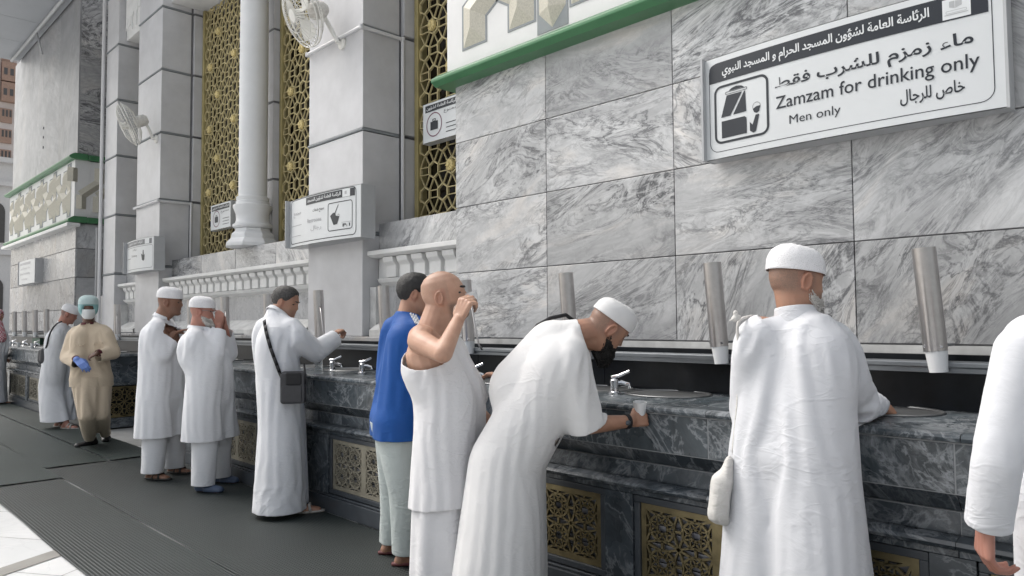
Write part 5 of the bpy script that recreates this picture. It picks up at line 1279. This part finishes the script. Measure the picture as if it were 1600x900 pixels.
        for sg, q in ((-1, 'L'), (1, 'R')):
            A(J['hip'+q], mid+s.r*sg*.065+s.tf*belly, .118+ease, .114+ease); A(mid+s.r*sg*.065+s.tf*belly, ch+s.r*sg*.085, .114+ease, .112+ease*.9)
            A(J['hip'+q], gl+s.r*sg*(.09+flare*.4), .118+ease, .125+ease+flare*.6); sh = J['sh'+q]
            A(ch+s.r*sg*.06, sh*.82+J['neck']*.18, .108+ease*.6, .07+ease*.2); A(J['neck']-s.tu*.025, sh, .058, .066)
            if q in sleeves: A(J['neck']-s.tu*.002-s.tf*.012, sh*.72+J['neck']*.28-s.tu*.01, .067, .068)
            if q in sleeves:
                el, wr = J['el'+q], J['wr'+q]; fore = wr-el; up = (el-sh)/np.linalg.norm(el-sh)
                if cuff > .15:
                    end = el+fore*cuff; fd = fore/np.linalg.norm(fore); A(sh, el, .062+slv, .052+slv); A(el, end+fd*.09, .052+slv, .036+slvw); planes.append((end, fd, .13))
                else:
                    end = sh+(el-sh)*(.86+cuff); A(sh, end+up*.1, .066+slv, .058+slv*1.5); planes.append((end, up, .16))
            elif not cuts: planes.append((sh+(J['el'+q]-sh)*.12, (J['el'+q]-sh), .10))
        nd = s.H.w((0, -.028, -.03))[0]-J['neck']; nd /= np.linalg.norm(nd); A(J['neck']-nd*.05, J['neck']+nd*.12, .066, .056+cw)
        planes.append((J['neck']+nd*(.022+.02*neck), nd, .13)); hp = np.array([ax[0], ax[1], hem]) if hem_pt is None else hem_pt; planes.append((hp, hem_n, 3.0)); planes += list(cuts)
        for e in extra: A(*e)
        v, f = fuse(C, vox, 3); v, f = cut(v, f, planes)
        dn = (v-J['neck'])@nd; rad = np.linalg.norm(v-J['neck']-dn[:, None]*nd, axis=1); pin = np.where((dn > -.012) & (rad < .13))[0]
        if len(pin) == 0: pin = np.array([int(np.argmax(v[:, 2]))])
        d_ = s.tu; X = drape(v, f, [(a_, b_, r1+(.024 if s.under and i_ in s.legs else 0), r2+(.024 if s.under and i_ in s.legs else 0)) for i_, (a_, b_, r1, r2) in enumerate(s.col)], pin, steps=steps, bend=bend, iters=iters, slack=slack); X = relax(X, f, 1, .3)
        return mesh_obj(name, X, f, mat, s.root, 1, thick)
    def skirt(s, name, mat, top, hem, ease=.05, flare=.04, vox=.021, steps=50, thick=.004):
        J = s.J; C = []; bot = hem-.2; gl = (J['anL']+J['anR'])/2; gl[2] = bot
        for sg, q in ((-1, 'L'), (1, 'R')):
            C.append(capsule(J['pel']*.6+J['neck']*.4+s.r*sg*.06, J['hip'+q], .115+ease, .12+ease, 20)); C.append(capsule(J['hip'+q], gl+s.r*sg*(.08+flare), .12+ease, .12+ease+flare, 20))
        v, f = fuse(C, vox, 3); v, f = cut(v, f, [(np.array([gl[0], gl[1], hem]), (0, 0, -1), 3), (np.array([J['pel'][0], J['pel'][1], top]), (0, 0, 1), 3)])
        pin = np.where(v[:, 2] > top-.03)[0]; X = drape(v, f, s.col, pin, steps=steps); X = relax(X, f, 1, .35)
        return mesh_obj(name, X, f, mat, s.root, 1, thick)
    def collar(s, mat, h=.032, r=.066, tilt=0.0):
        nd = s.H.w((0, -.028, -.03))[0]-s.J['neck']; nd /= np.linalg.norm(nd); f = s.f-nd*(s.f@nd); f /= np.linalg.norm(f); sd = np.cross(f, nd); c = s.J['neck']+nd*.018
        vs = []; fs = []; n = 40
        for i in range(4):
            for k in range(n+1):
                a = R(14)+(2*math.pi-R(28))*k/n; rr = r+.014-.012*i/3; p = c+f*math.cos(a)*rr*1.05+sd*math.sin(a)*rr*.98+nd*(-.012+h*i/3*(1-.25*math.cos(a))-tilt*math.cos(a)*.03); vs.append(p)
        for i in range(3):
            for k in range(n): fs.append((i*(n+1)+k, i*(n+1)+k+1, (i+1)*(n+1)+k+1, (i+1)*(n+1)+k))
        mesh_obj('collar', np.array(vs), fs, mat, s.root, 1, .003)
    def cuffs(s, mat, keys='LR', at=.93, r=.045, h=.05):
        for q in keys:
            el, wr = s.J['el'+q], s.J['wr'+q]; d = wr-el; p = el+d*at; d = d/np.linalg.norm(d); m = MB(); m.tube([p-d*h/2, p, p+d*h/2], [r*1.05, r, r*.93], 20, False); s_o = mesh_obj('cuff', np.array(m.v), m.f, mat, s.root, 1, .004)
    def trousers(s, name, mat, ease=.045, bot=.06, top=-.10, topz=None, vox=.021, steps=50, taper=.02, thick=.003):
        J = s.J; C = []; planes = []; s.under = True
        C.append(capsule(J['hipL'], J['hipR'], .118+ease*.4, .118+ease*.4, 20)); C.append(capsule(J['pel'], J['pel']+s.tu*(max(top, -.05)+.1), .15+ease*.5, .14+ease*.5, 20))
        for q in 'LR':
            kn, an = J['kn'+q], J['an'+q]; C.append(capsule(J['hip'+q], kn, .10+ease, .068+ease, 20)); C.append(capsule(kn, an-np.array([0, 0, .08]), .068+ease, .05+ease-taper*.2, 20)); planes.append((np.array([an[0], an[1], bot]), (0, 0, -1), .25))
        planes.append((J['pel']+s.tu*top, s.tu, .5) if topz is None else (np.array([J['pel'][0], J['pel'][1], topz]), (0, 0, 1), 3.0)); v, f = fuse(C, vox, 3); v, f = cut(v, f, planes)
        d = (v-J['pel'])@s.tu; pin = np.where(d > top-.03)[0] if topz is None else np.where(v[:, 2] > topz-.03)[0]; X = drape(v, f, s.col, pin, steps=steps, bend=.05); X = relax(X, f, 1, .35)
        return mesh_obj(name, X, f, mat, s.root, 1, thick)
    def sandals(s, mat, strap=None, shoe=False):
        for k in 'LR':
            h, t, ff = s.__dict__['foot'+k]; sd = np.cross(ff, (0, 0, 1.0))
            if shoe:
                v, f = fuse([capsule(h-ff*.04+(0, 0, .008), t+(0, 0, .004), .043, .032), capsule(h+ff*.05+sd*.018, t+sd*.012, .038, .03), capsule(h+ff*.05-sd*.018, t-sd*.012, .038, .03), capsule(h-ff*.03, h-ff*.025+(0, 0, .04), .042, .043)], .007, 3); v[:, 2] = np.maximum(v[:, 2], .012)
                s.add('shoe', (v, f), mat)
            else:
                m = MB(); n = 20; vs = []
                for z in (.010, .026):
                    for i in range(n):
                        a = 2*math.pi*i/n; lx = math.cos(a)*.145+.06; wy = math.sin(a)*(.048 if lx > .05 else .040); p = h+ff*lx+sd*wy; vs.append((p[0], p[1], z))
                m.add(vs, [tuple(range(n))[::-1], tuple(range(n, 2*n))]+[(i, (i+1) % n, n+(i+1) % n, n+i) for i in range(n)])
                m.tube([h+ff*.10+sd*.048+(0, 0, -.012), h+ff*.09+sd*.025+(0, 0, .032), h+ff*.09-sd*.025+(0, 0, .032), h+ff*.10-sd*.048+(0, 0, -.012)], .011, 8); m.tube([h+ff*.03+sd*.044+(0, 0, -.01), h+ff*.06+sd*.022+(0, 0, .045), h+ff*.06-sd*.022+(0, 0, .045), h+ff*.03-sd*.044+(0, 0, -.01)], .010, 8)
                s.add('sandal', (np.array(m.v), m.f), mat)

# ================================================================== PEOPLE: who stands where
FADE = lambda l: .75*np.clip((l[:, 2]+.055)/.03, 0, 1)*np.clip((.045-l[:, 1])/.03, 0, 1)*(np.abs(l[:, 0]) < .076)
def beardmask(k): return lambda l: k*np.clip((-.028-l[:, 2])/.02, 0, 1)*np.clip((l[:, 1]-.005)/.02, 0, 1)
def crop(l): return np.clip((l[:, 2]-np.where(l[:, 1] > .03, .055, -.04))/.03, 0, 1)
def under(p, z, dx=0, dy=0): q = np.array(p, float).copy(); q[2] = z; q[0] += dx; q[1] += dy; return q
def foot(u, v, fw=0.0): q = GND(u, v); q[2] = .085; return q
HL = lambda a: np.interp(a, [0, .5, .9, 1.25, 1.5, 1.8, 2.4, 3.15], [.078, .074, .052, .020, .012, -.012, -.045, -.060])
GRP = 'men at the drinking counter'
WARM, WHITE, BLUISH = M['thobe_warm'], M['thobe'], M['thobe_blue']
def held_cup(c, up, label, r=.032, h=.075):
    c = np.array(c, float); t = thing('paper_cup', label, 'cup', tuple(c), 'cups in the hands'); b = MB(); b.lathe([(r*.72, 0), (r, h), (r*.94, h), (r*.68, .003), (.001, .003)], tuple(c), 18, tuple(up)); b.build('cup', M['cup_white'], t, smooth='auto')
# ---- man in the knitted cap (back view, right)
D = 2.75
pel = P3(1236, 712, D)
J = dict(pel=pel, neck=P3(1246, 504, D), head=P3(1245, 441, D+.02), shL=P3(1179, 526, D+.03), shR=P3(1312, 540, D-.02), elL=P3(1172, 625, D+.14), wrL=P3(1246, 632, D+.36), elR=P3(1342, 622, D+.10), wrR=P3(1376, 636, D+.34))
J['anL'] = under(pel, .09, -.10, .02); J['anR'] = under(pel, .09, .10, -.03)
m = Fig('man in a knitted cap and long white shirt, back turned, arm on the counter', J, (.12, .99), ((.52, .85, -.06), (0, .03, 1)), 'tan', .0055, 1.04, stub=lambda l: np.maximum(FADE(l)*.8, beardmask(.55)(l)), hands=dict(R=dict(d=(.3, .9, -.3), n=(-.6, .2, -.7), curl=(.6, .8, .6))), group=GRP)
cp = m.H.cap(.10, .034, .131, .008); m.add('knitted_cap', cp, M['cap'], .002, 1)
m.add('beard', m.H.beard(.022, 5), M['white_beard'], .002)
m.trousers('trousers', WHITE, topz=.42)
rb = m.robe('long_shirt', WHITE, .30, ease=.04, flare=.07, neck=1.0, vox=.018, slv=.028, cw=.016, cuff=1.05, slack=.022, bend=.2); m.collar(WHITE, .052, .066)
t = thing('cloth_bag', 'off-white cloth bag hanging from the left shoulder of the man in the knitted cap', 'bag', tuple(P3(1122, 830, D+.06)))
v, f = fuse([capsule(P3(1141, 715, D+.03), P3(1131, 752, D+.03), .012, .040), capsule(P3(1130, 752, D+.03), P3(1121, 800, D+.03), .042, .043), capsule(P3(1136, 752, D+.09), P3(1134, 800, D+.09), .04, .045), capsule(P3(1113, 806, D+.03), P3(1138, 812, D+.06), .024, .03)], .009, 4)
v += np.sin(v@np.array([75., 60, 9]))[:, None]*np.array([.003, .003, 0])+np.sin(v@np.array([50., -80, 20]))[:, None]*np.array([.002, -.003, 0]); mesh_obj('sack', v, f, M['bag_white'], t, 1)
kp = on_cloth([rb], 1158, 508, .004, 12); dk = float((kp-CO)@CF) if kp is not None else D
b = MB(); b.tube([P3(1143, 716, D+.05), P3(1153, 640, D+.07), P3(1156, 560, dk+.05), P3(1152, 520, dk+.02), P3(1152, 503, dk), P3(1160, 496, dk+.03), P3(1180, 493, dk+.1)], .0065, 8); mesh_obj('strap', np.array(b.v), b.f, M['bag_white'], t, 1)
v, f = fuse([capsule(P3(1148, 498, dk-.005), P3(1153, 496, dk-.005), .013, .012), capsule(P3(1150, 498, dk-.005), P3(1140, 501, dk-.005), .006, .004), capsule(P3(1151, 497, dk-.005), P3(1149, 488, dk-.005), .007, .009)], .004, 3); mesh_obj('knot', v, f, M['bag_white'], t)
# ---- bending man
D = 3.42
pel = P3(793, 706, D+.04)
J = dict(pel=pel, neck=P3(897, 522, D+.03), head=P3(950, 511, D+.05), shR=P3(890, 558, D-.13), shL=P3(893, 536, D+.22), elR=P3(921, 664, D-.10), wrR=P3(985, 658, D+.02), elL=P3(838, 596, D+.36), wrL=P3(786, 588, D+.44))
J['anL'] = under(pel, .09, -.12, .06); J['anR'] = under(pel, .09, .02, -.12)
up9 = CR*.62+CU*.78; fw9 = CR*.78-CU*.62+CF*.30
m = Fig('man in a short-sleeved white robe and white cap bending far over the counter', J, (.80, .60), (fw9, up9), 'tan', .0055, 1.05, stub=lambda l: FADE(l)*.75, hands=dict(R=dict(d=CR*.9+CF*.35+CU*.12, n=CU*-.25+CF*.9, curl=(1.1, 1.2, .8), thumb=.9), L=dict(curl=(.5, .6, .4))), group=GRP, bulge=[(P3(866, 548, D+.05), P3(822, 598, D+.05), .135, .14)])
m.add('skull_cap', m.H.cap(-.02, .036, .124, .006), WARM, .002, 1)
m.add('beard', m.H.beard(.045, 4), M['black_beard'], .003); m.brows(M['black_beard'])
m.robe('robe', WARM, .18, ease=.05, flare=.10, cuff=.06, vox=.018, slv=.022, neck=.3, slack=.02, bend=.25, extra=[(P3(866, 548, D+.05), P3(822, 598, D+.05), .165, .18)])
t = thing('wristband', 'dark braided wristband on the bending man\'s forearm', 'wristband', tuple(P3(981, 659, D)))
b = MB(); w0, e0 = m.J['wrR'], m.J['elR']; d = (w0-e0)/np.linalg.norm(w0-e0)
for k in (-.03, -.018): b.tube([w0+d*(k-.004), w0+d*(k+.004)], .036, 16)
mesh_obj('band', np.array(b.v), b.f, M['bag_flap'], t); mesh_obj('dial', *capsule(w0+d*-.024+CF*-.036, w0+d*-.020+CF*-.036, .012, .012), M['slate'], t)
held_cup(P3(1000, 652, D+.06), (.1, -.1, 1), 'white paper cup in the bending man\'s fist')
b = MB(); b.tube([P3(822, 530, D+.20), P3(840, 508, D+.20), P3(860, 497, D+.22), P3(884, 492, D+.25), P3(902, 505, D+.34)], .010, 8); tag(b.build('bag_strap', M['bag_flap'], loc=P3(842, 501, D+.2), smooth=True), 'black bag strap over the bending man\'s far shoulder', 'strap')
# ---- man at the right edge
D = 2.02
pel = P3(1738, 790, D)
J = dict(pel=pel, neck=P3(1705, 478, D), head=P3(1707, 400, D+.02), shL=P3(1596, 548, D-.01), shR=P3(1815, 548, D), elL=P3(1557, 696, D-.03), wrL=P3(1540, 816, D+.03), elR=P3(1850, 700, D), wrR=P3(1830, 800, D+.2))
J['anL'] = under(pel, .09, -.1, 0); J['anR'] = under(pel, .09, .1, 0)
m = Fig('man in a long white shirt at the right edge, one arm hanging down', J, (.05, 1), ((.1, 1, -.05), (0, .02, 1)), 'ruddy', .0055, 1.04, stub=FADE, hands=dict(L=dict(d=(-.10, .15, -1), n=(.75, .55, 0), curl=(.5, .75, .6), thumb=.4)), group=GRP, hsc=1.12)
m.add('knitted_cap', m.H.cap(.08), M['cap'], .002, 1)
m.trousers('trousers', WHITE, topz=.36)
m.robe('long_shirt', WHITE, .22, ease=.02, flare=.02, neck=.9, vox=.016, slv=.010, slvw=.022, cuff=.82, slack=.02); m.collar(WHITE)
# ---- bald man in ihram, drinking
D = 3.62
pel = P3(702, 706, D)
J = dict(pel=pel, neck=P3(676, 514, D), head=P3(695, 463, D+.03), shR=P3(655, 533, D-.15), shL=P3(680, 508, D+.21), elR=P3(692, 552, D-.36), wrR=P3(716, 500, D-.18), elL=P3(735, 600, D+.26), wrL=P3(748, 640, D+.42))
J['anL'] = under(pel, .09, -.05, .09); J['anR'] = under(pel, .09, .05, -.08)
fw8 = CR*.97-CF*.04+CU*.22
m = Fig('bald man in white ihram towels with one bare shoulder, drinking from a cup', J, (.88, .47), (fw8, CU-CR*.10), 'light', .0055, 1.10, slim=1.03, belly=.05, nk=1.08, hsc=1.1, stub=lambda l: np.maximum(.22*crop(l), beardmask(.85)(l)), hands=dict(R=dict(d=CR*.35+CU*.9+CF*.05, n=CR*.55+CF*.65, curl=(1.0, 1.0, .6), thumb=.8)), group=GRP)
m.brows(M['black_beard'], .0075)
up8 = m.tu; n8 = m.r*.5+np.array([0, 0, .86]); p8 = m.J['shR']+np.array([0, 0, -.06])
m.skirt('lower_towel', M['towel'], m.J['pel'][2]-.08, .14, .02, .03)
m.robe('upper_towel', M['towel'], .585, ease=.032, flare=.03, sleeves=('L',), cuff=.25, cuts=[(p8, n8, 3.0)], vox=.019, neck=.3, slv=.04, hem_n=np.array([.08, 0, -1]), slack=.06, bend=.08, belly=.06, thick=.005)
held_cup(m.H.w((.0, .125, -.075))[0], (fw8*-.3+CU*.95), 'white paper cup at the mouth of the bald man')
# ---- man in the blue shirt
D = 4.36
pel = P3(620, 655, D)
J = dict(pel=pel, neck=P3(636, 497, D+.03), head=P3(650, 461, D+.06), shL=P3(613, 517, D+.10), shR=P3(660, 520, D-.08), elL=P3(607, 585, D+.2), wrL=P3(648, 612, D+.38), elR=P3(668, 585, D-.02), wrR=P3(690, 610, D+.2), anL=GND(612, 866), anR=GND(634, 884))
J['anL'][2] = J['anR'][2] = .085
m = Fig('dark-haired man in a royal blue shirt and pale wrinkled trousers', J, (.45, .89), ((.55, .83, -.12), (.06, .1, 1)), 'tan', .008, 1.02, group=GRP)
m.add('hair', m.H.hair(HL, .016), M['dark_hair']); m.sandals(M['pink_sandal'])
m.trousers('trousers', M['sage'], ease=.025, bot=.12, topz=.84); rb = m.robe('shirt', M['blue'], .79, ease=.024, flare=.03, neck=.4, slv=.03, cuff=.95)
for k in range(3):
    pts = [q for q in (on_cloth([rb], 641+k*4+j*2.3, 489+k*1.5+j*4.2, .004, 5) for j in range(5)) if q is not None]
    if len(pts) > 1: v, f = strap_mesh(pts, .0055, .002, CF); mesh_obj('shoulder_stripe', v, f, WHITE, m.root)
# ---- man with the crossbody bag
D = 5.58
pel = P3(441, 655, D)
J = dict(pel=pel, neck=P3(430, 492, D), head=P3(447, 473, D+.05), shL=P3(411, 516, D+.10), shR=P3(462, 517, D-.08), elL=P3(418, 580, D+.22), wrL=P3(462, 588, D+.40), elR=P3(493, 542, D+.08), wrR=P3(523, 522, D+.30), anL=GND(414, 801), anR=GND(464, 803))
J['anL'][2] = J['anR'][2] = .085
m = Fig('dark-haired man in a white ankle-length robe wearing a crossbody bag, one arm out', J, (.55, .83), ((.72, .66, -.25), (.1, .1, 1)), 'tan', .009, 1.0, stub=beardmask(.3), hands=dict(R=dict(curl=(.8, .9, .7))), group=GRP)
m.add('hair', m.H.hair(HL, .013, seed=5), M['grey_hair']); m.brows(M['grey_hair']); m.sandals(M['sandal_pale'])
rb = m.robe('robe', BLUISH, .10, ease=.045, flare=.05, neck=.8, vox=.022, slv=.032); m.collar(BLUISH)
t = thing('crossbody_bag', 'dark grey crossbody bag with a black strap on the white robe', 'bag', tuple(P3(458, 628, D-.22)))
c = on_cloth([rb], 458, 606, .034, 16); DB = float((c-CO)@CF); bf = -CF+CR*.12; bf /= np.linalg.norm(bf); br = np.cross(np.array([0, 0, 1.]), bf); bu = np.cross(bf, br)
def slabbox(name, cx, cz, w, h, y0, y1, mt, rr=.02):
    m_ = MB(); pts = []
    for sx, sz, a0 in ((1, 1, 0), (-1, 1, 90), (-1, -1, 180), (1, -1, 270)):
        for k in range(5): a = R(a0+22.5*k); pts.append((cx+sx*(w/2-rr)+rr*math.cos(a), cz+sz*(h/2-rr)+rr*math.sin(a)))
    n = len(pts); m_.add([c+br*x+bu*z+bf*y0 for x, z in pts]+[c+br*x+bu*z+bf*y1 for x, z in pts], [tuple(range(n)), tuple(range(n, 2*n))]+[(i, (i+1) % n, n+(i+1) % n, n+i) for i in range(n)])
    o = mesh_obj(name, np.array(m_.v), m_.f, mt, t); o.data.polygons.foreach_set('use_smooth', [False]*len(o.data.polygons)); md = o.modifiers.new('b', 'BEVEL'); md.width = .006; md.segments = 2
slabbox('pouch', 0, 0, .172, .225, -.03, .035, M['bag_black']); slabbox('flap', .01, .07, .105, .085, .0351, .042, M['bag_flap'], .01); slabbox('front_pocket', -.005, -.04, .14, .12, .0351, .041, M['bag_black'], .014)
pts = [q for q in (on_cloth([rb], u, v, .006, 6) for u, v in ((413, 500), (414, 508), (416, 518), (419, 530), (423, 544), (428, 558), (433, 571), (437, 582))) if q is not None]
v, f = strap_mesh(pts+[P3(441, 591, DB)], .0125, .004, CF); mesh_obj('strap', v, f, M['bag_flap'], t)
b = MB(); b.tube([P3(475, 568, D-.17), P3(477, 585, D-.20), P3(476, 600, DB)], .008, 6); mesh_obj('strap_end', np.array(b.v), b.f, M['bag_flap'], t)
# ---- white-bearded man drinking with both hands
D = 6.29
pel = P3(328, 628, D)
J = dict(pel=pel, neck=P3(308, 515, D), head=P3(317, 487, D+.02), shR=P3(302, 531, D-.15), shL=P3(320, 530, D+.20), elR=P3(333, 549, D-.10), wrR=P3(342, 510, D+.02), elL=P3(356, 545, D+.2), wrL=P3(351, 510, D+.12), anL=GND(344, 754), anR=GND(318, 769))
J['anL'][2] = J['anR'][2] = .085
m = Fig('white-bearded man in a white tunic with glasses, drinking with both hands', J, (.85, .52), (CR*.97+CF*.2-CU*.02, CU), 'ruddy', .009, 1.0, belly=.06, hands=dict(R=dict(d=CU*.9+CR*.1-CF*.1, n=-CR*.3+CF*.8, curl=(.6, .8, .5)), L=dict(d=CU*.9-CR*.2, n=-CR*.5-CF*.8, curl=(.6, .8, .5))), group=GRP)
m.add('skull_cap', m.H.cap(.06, .036, .132, .009), M['cap'], .002, 1); m.add('beard', m.H.beard(.06, 6), M['white_beard'], .002); m.brows(M['white_beard']); m.sandals(M['sandal_blue'], shoe=True)
b = MB()
for sg in (-1, 1):
    b.tube([(sg*.032+.022*math.cos(R(a)), .100, .0+.017*math.sin(R(a))) for a in range(0, 375, 30)], .0022, 5); b.tube([(sg*.054, .098, .006), (sg*.076, .04, .012), (sg*.078, -.01, .01)], .0022, 5)
m.add('glasses', (m.H.w(b.v), b.f), M['trough'])
m.trousers('trousers', BLUISH, ease=.035, bot=.10, topz=.60); m.robe('tunic', BLUISH, .49, ease=.035, flare=.06, neck=.6, belly=.07, slv=.034, vox=.022, cuff=.95); m.collar(BLUISH, .025)
held_cup(m.H.w((.0, .12, -.065))[0], CU*.9-CR*.35, 'small cup between the hands of the white-bearded man', .034, .07)
# ---- man with a hand on his neighbour's shoulder
D = 6.82
pel = P3(252, 622, D)
J = dict(pel=pel, neck=P3(252, 498, D), head=P3(266, 472, D+.03), shR=P3(242, 516, D-.14), shL=P3(262, 512, D+.2), elR=P3(252, 547, D-.14), wrR=P3(272, 521, D-.04), elL=P3(272, 560, D+.28), wrL=P3(290, 575, D+.3), anL=GND(272, 740), anR=GND(238, 750))
J['anL'][2] = J['anR'][2] = .085
m = Fig('man in a white tunic and cap resting his hand on the bearded man\'s shoulder', J, (.85, .52), (CR*.97+CF*.25-CU*.05, CU+CR*.05), 'brown', .009, 1.06, slim=1.04, stub=beardmask(.25), hands=dict(R=dict(d=CR*.95+CU*.35, n=-CU*.9+CR*.3, curl=(.2, .3, .3))), group=GRP)
m.add('skull_cap', m.H.cap(.06, .036, .132, .009), M['cap'], .002, 1); m.brows(M['dark_hair']); m.sandals(M['sole'])
m.trousers('trousers', BLUISH, ease=.04, bot=.10, topz=.56); m.robe('tunic', BLUISH, .445, ease=.035, flare=.05, neck=.6, slv=.038, vox=.022, cuff=.80); m.collar(BLUISH, .03)
# ---- attendant in beige, walking
D = 8.28
pel = P3(143, 592, D)
J = dict(pel=pel, neck=P3(139, 508, D), head=P3(138, 482, D-.02), shR=P3(115, 521, D+.03), shL=P3(166, 518, D), elR=P3(104, 552, D-.02), wrR=P3(120, 562, D-.24), elL=P3(178, 546, D), wrL=P3(152, 552, D-.22), anL=GND(166, 690), anR=GND(142, 697))
J['anL'][2] = .10; J['anR'][2] = .085; J['knL'] = P3(160, 640, D-.02); J['knR'] = P3(136, 642, D-.16)
fc3 = (.93, -.36)
m = Fig('attendant in a beige uniform with white face mask and one blue glove, walking', J, fc3, ((.97, -.20, -.04), (0, 0, 1)), 'dark', .010, 1.02, slim=.84, hands=dict(R=dict(d=CR*.7-CU*.4-CF*.3, n=-CU*.5+CF*.4, curl=(.4, .5, .4)), L=dict(d=-CR*.8-CU*.35-CF*.2, n=CF*.5-CU*.5, curl=(.5, .6, .4))), foot_f=dict(L=(.9, -.3), R=(.25, -1)))
m.sandals(M['shoe'], shoe=True); HS = lambda a: np.interp(a, [0, .55, .75, .95, 1.3, 3.15], [.034, .030, -.02, -.075, -.10, -.10])
m.add('head_scarf', m.H.hair(HS, .020, .002), M['teal'], .002); m.add('scarf_crown', m.H.cap(.0, .045, .145, .022), cloth('pale_teal_scarf', (.48, .60, .60), crease=.6), .002, 1)
vs = []; fs = []
for i in range(9):
    for k in range(17): th = R(-70+140*k/16); z = -.008-.108*i/8; p = np.array(head_pt(th, max(z, -.114), .010, False)); p[1] += .016*math.exp(-(th/.5)**2)*math.sin(math.pi*min(1, i/8+.12)); p[2] = z; vs.append(p)
for i in range(8):
    for k in range(16): fs.append((i*17+k, i*17+k+1, (i+1)*17+k+1, (i+1)*17+k))
m.add('face_mask', (m.H.w(vs), fs), M['mask'], .002)
m.trousers('trousers', M['beige'], ease=.02, bot=.13, topz=.84)
rb = m.robe('tunic', M['beige'], .775, ease=.006, flare=.0, neck=.3, slv=.022, slvw=.016, vox=.020, cuff=.92); m.collar(M['maroon'], .03, .07); m.cuffs(M['maroon'], 'LR', .93, .040, .035)
v, f = fuse([capsule(*q) for q in hand(m.J['wrR'], CR*.7-CU*.4-CF*.3, -CU*.5+CF*.4, 1, curl=(.4, .5, .4), sc=1.14)]+[capsule(m.J['wrR']-(m.J['wrR']-m.J['elR'])*.12, m.J['wrR'], .038, .036)], .007, 2); m.add('glove', (v, f), M['glove'])
for u, v_ in ((124, 540), (153, 537)):
    pts = [q for q in (on_cloth([rb], u-8+4*j, v_-.3*j, .003, 4) for j in range(5)) if q is not None]
    if len(pts) > 1: v, f = strap_mesh(pts, .006, .003, CF); m.add('pocket_edge', (v, f), M['beige'])
# ---- far man in the cap with a shoulder bag
D = 10.26
pel = P3(88, 598, D)
J = dict(pel=pel, neck=P3(97, 507, D), head=P3(108, 491, D+.03), shR=P3(91, 517, D-.14), shL=P3(104, 517, D+.22), elR=P3(100, 545, D-.05), wrR=P3(117, 548, D+.2), elL=P3(108, 545, D+.25), wrL=P3(122, 548, D+.4), anL=GND(92, 668), anR=GND(103, 671))
J['anL'][2] = J['anR'][2] = .085
m = Fig('far man in white robe and knitted cap with dark shoulder bag, behind the attendant', J, (.8, .6), (CR*.85+CF*.35-CU*.40, CU+CR*.3), 'ruddy', .010, 1.06, stub=FADE, group=GRP)
m.add('knitted_cap', m.H.cap(.05, .036, .130, .008), M['cap'], .002, 1); m.sandals(M['sandal_pale'])
rb = m.robe('robe', BLUISH, .16, ease=.04, flare=.02, neck=.6, slv=.034, vox=.024, steps=45)
t = thing('shoulder_bag', 'dark shoulder bag hanging at the back of the far man in the white robe', 'bag', tuple(P3(68, 570, D)))
v, f = fuse([capsule(P3(69, 548, D-.16), P3(69, 562, D-.16), .05, .06), capsule(P3(66, 550, D-.05), P3(66, 562, D-.05), .05, .06)], .012, 3); mesh_obj('pouch', v, f, M['bag_black'], t)
pts = [q for q in (on_cloth([rb], u, v, .008, 5) for u, v in ((97, 502), (90, 505), (84, 511), (79, 519), (76, 528), (74, 538))) if q is not None]; v, f = strap_mesh(pts+[P3(70, 548, D-.2)], .011, .005, CF); mesh_obj('strap', v, f, M['bag_flap'], t)
# ---- man at the left edge
D = 13.4
pel = P3(-8, 578, D)
J = dict(pel=pel, neck=P3(-8, 511, D), head=P3(-5, 494, D), shR=P3(-20, 520, D), shL=P3(4, 520, D+.02), elR=P3(-24, 545, D), wrR=P3(-16, 560, D-.1), elL=P3(6, 545, D+.05), wrL=P3(10, 556, D+.25), anL=GND(-2, 632), anR=GND(-16, 633))
J['anL'][2] = J['anR'][2] = .085
m = Fig('man in a grey-white robe and red checked headscarf at the left edge', J, (.3, .95), ((.5, .85, 0), (0, 0, 1)), 'tan', .011, 1.0, group=GRP)
HS2 = lambda a: np.interp(a, [0, .6, .8, 1.2, 3.15], [.05, .045, -.09, -.119, -.119])
mt, nt, bb = new_mat('red_checked_scarf'); tc = N(nt, 'TexCoord'); ck = N(nt, 'TexChecker', Scale=45.0); ck.inputs[1].default_value = (.62, .52, .54, 1); ck.inputs[2].default_value = (.36, .03, .06, 1); nt.links.new(tc.outputs['Object'], ck.inputs['Vector']); nt.links.new(ck.outputs[0], bb.inputs['Base Color']); bb.inputs['Roughness'].default_value = .9
m.add('headscarf', m.H.hair(HS2, .022, .002), mt, .002); v, f = fuse([capsule(P3(-9, 506, D), P3(-14, 530, D-.1), .09, .10), capsule(P3(-3, 506, D-.05), P3(2, 528, D-.1), .08, .09)], .02, 4); m.add('scarf_fall', (v, f), mt)
m.sandals(M['sole']); m.robe('robe', BLUISH, .10, ease=.05, flare=.06, vox=.025, steps=35)
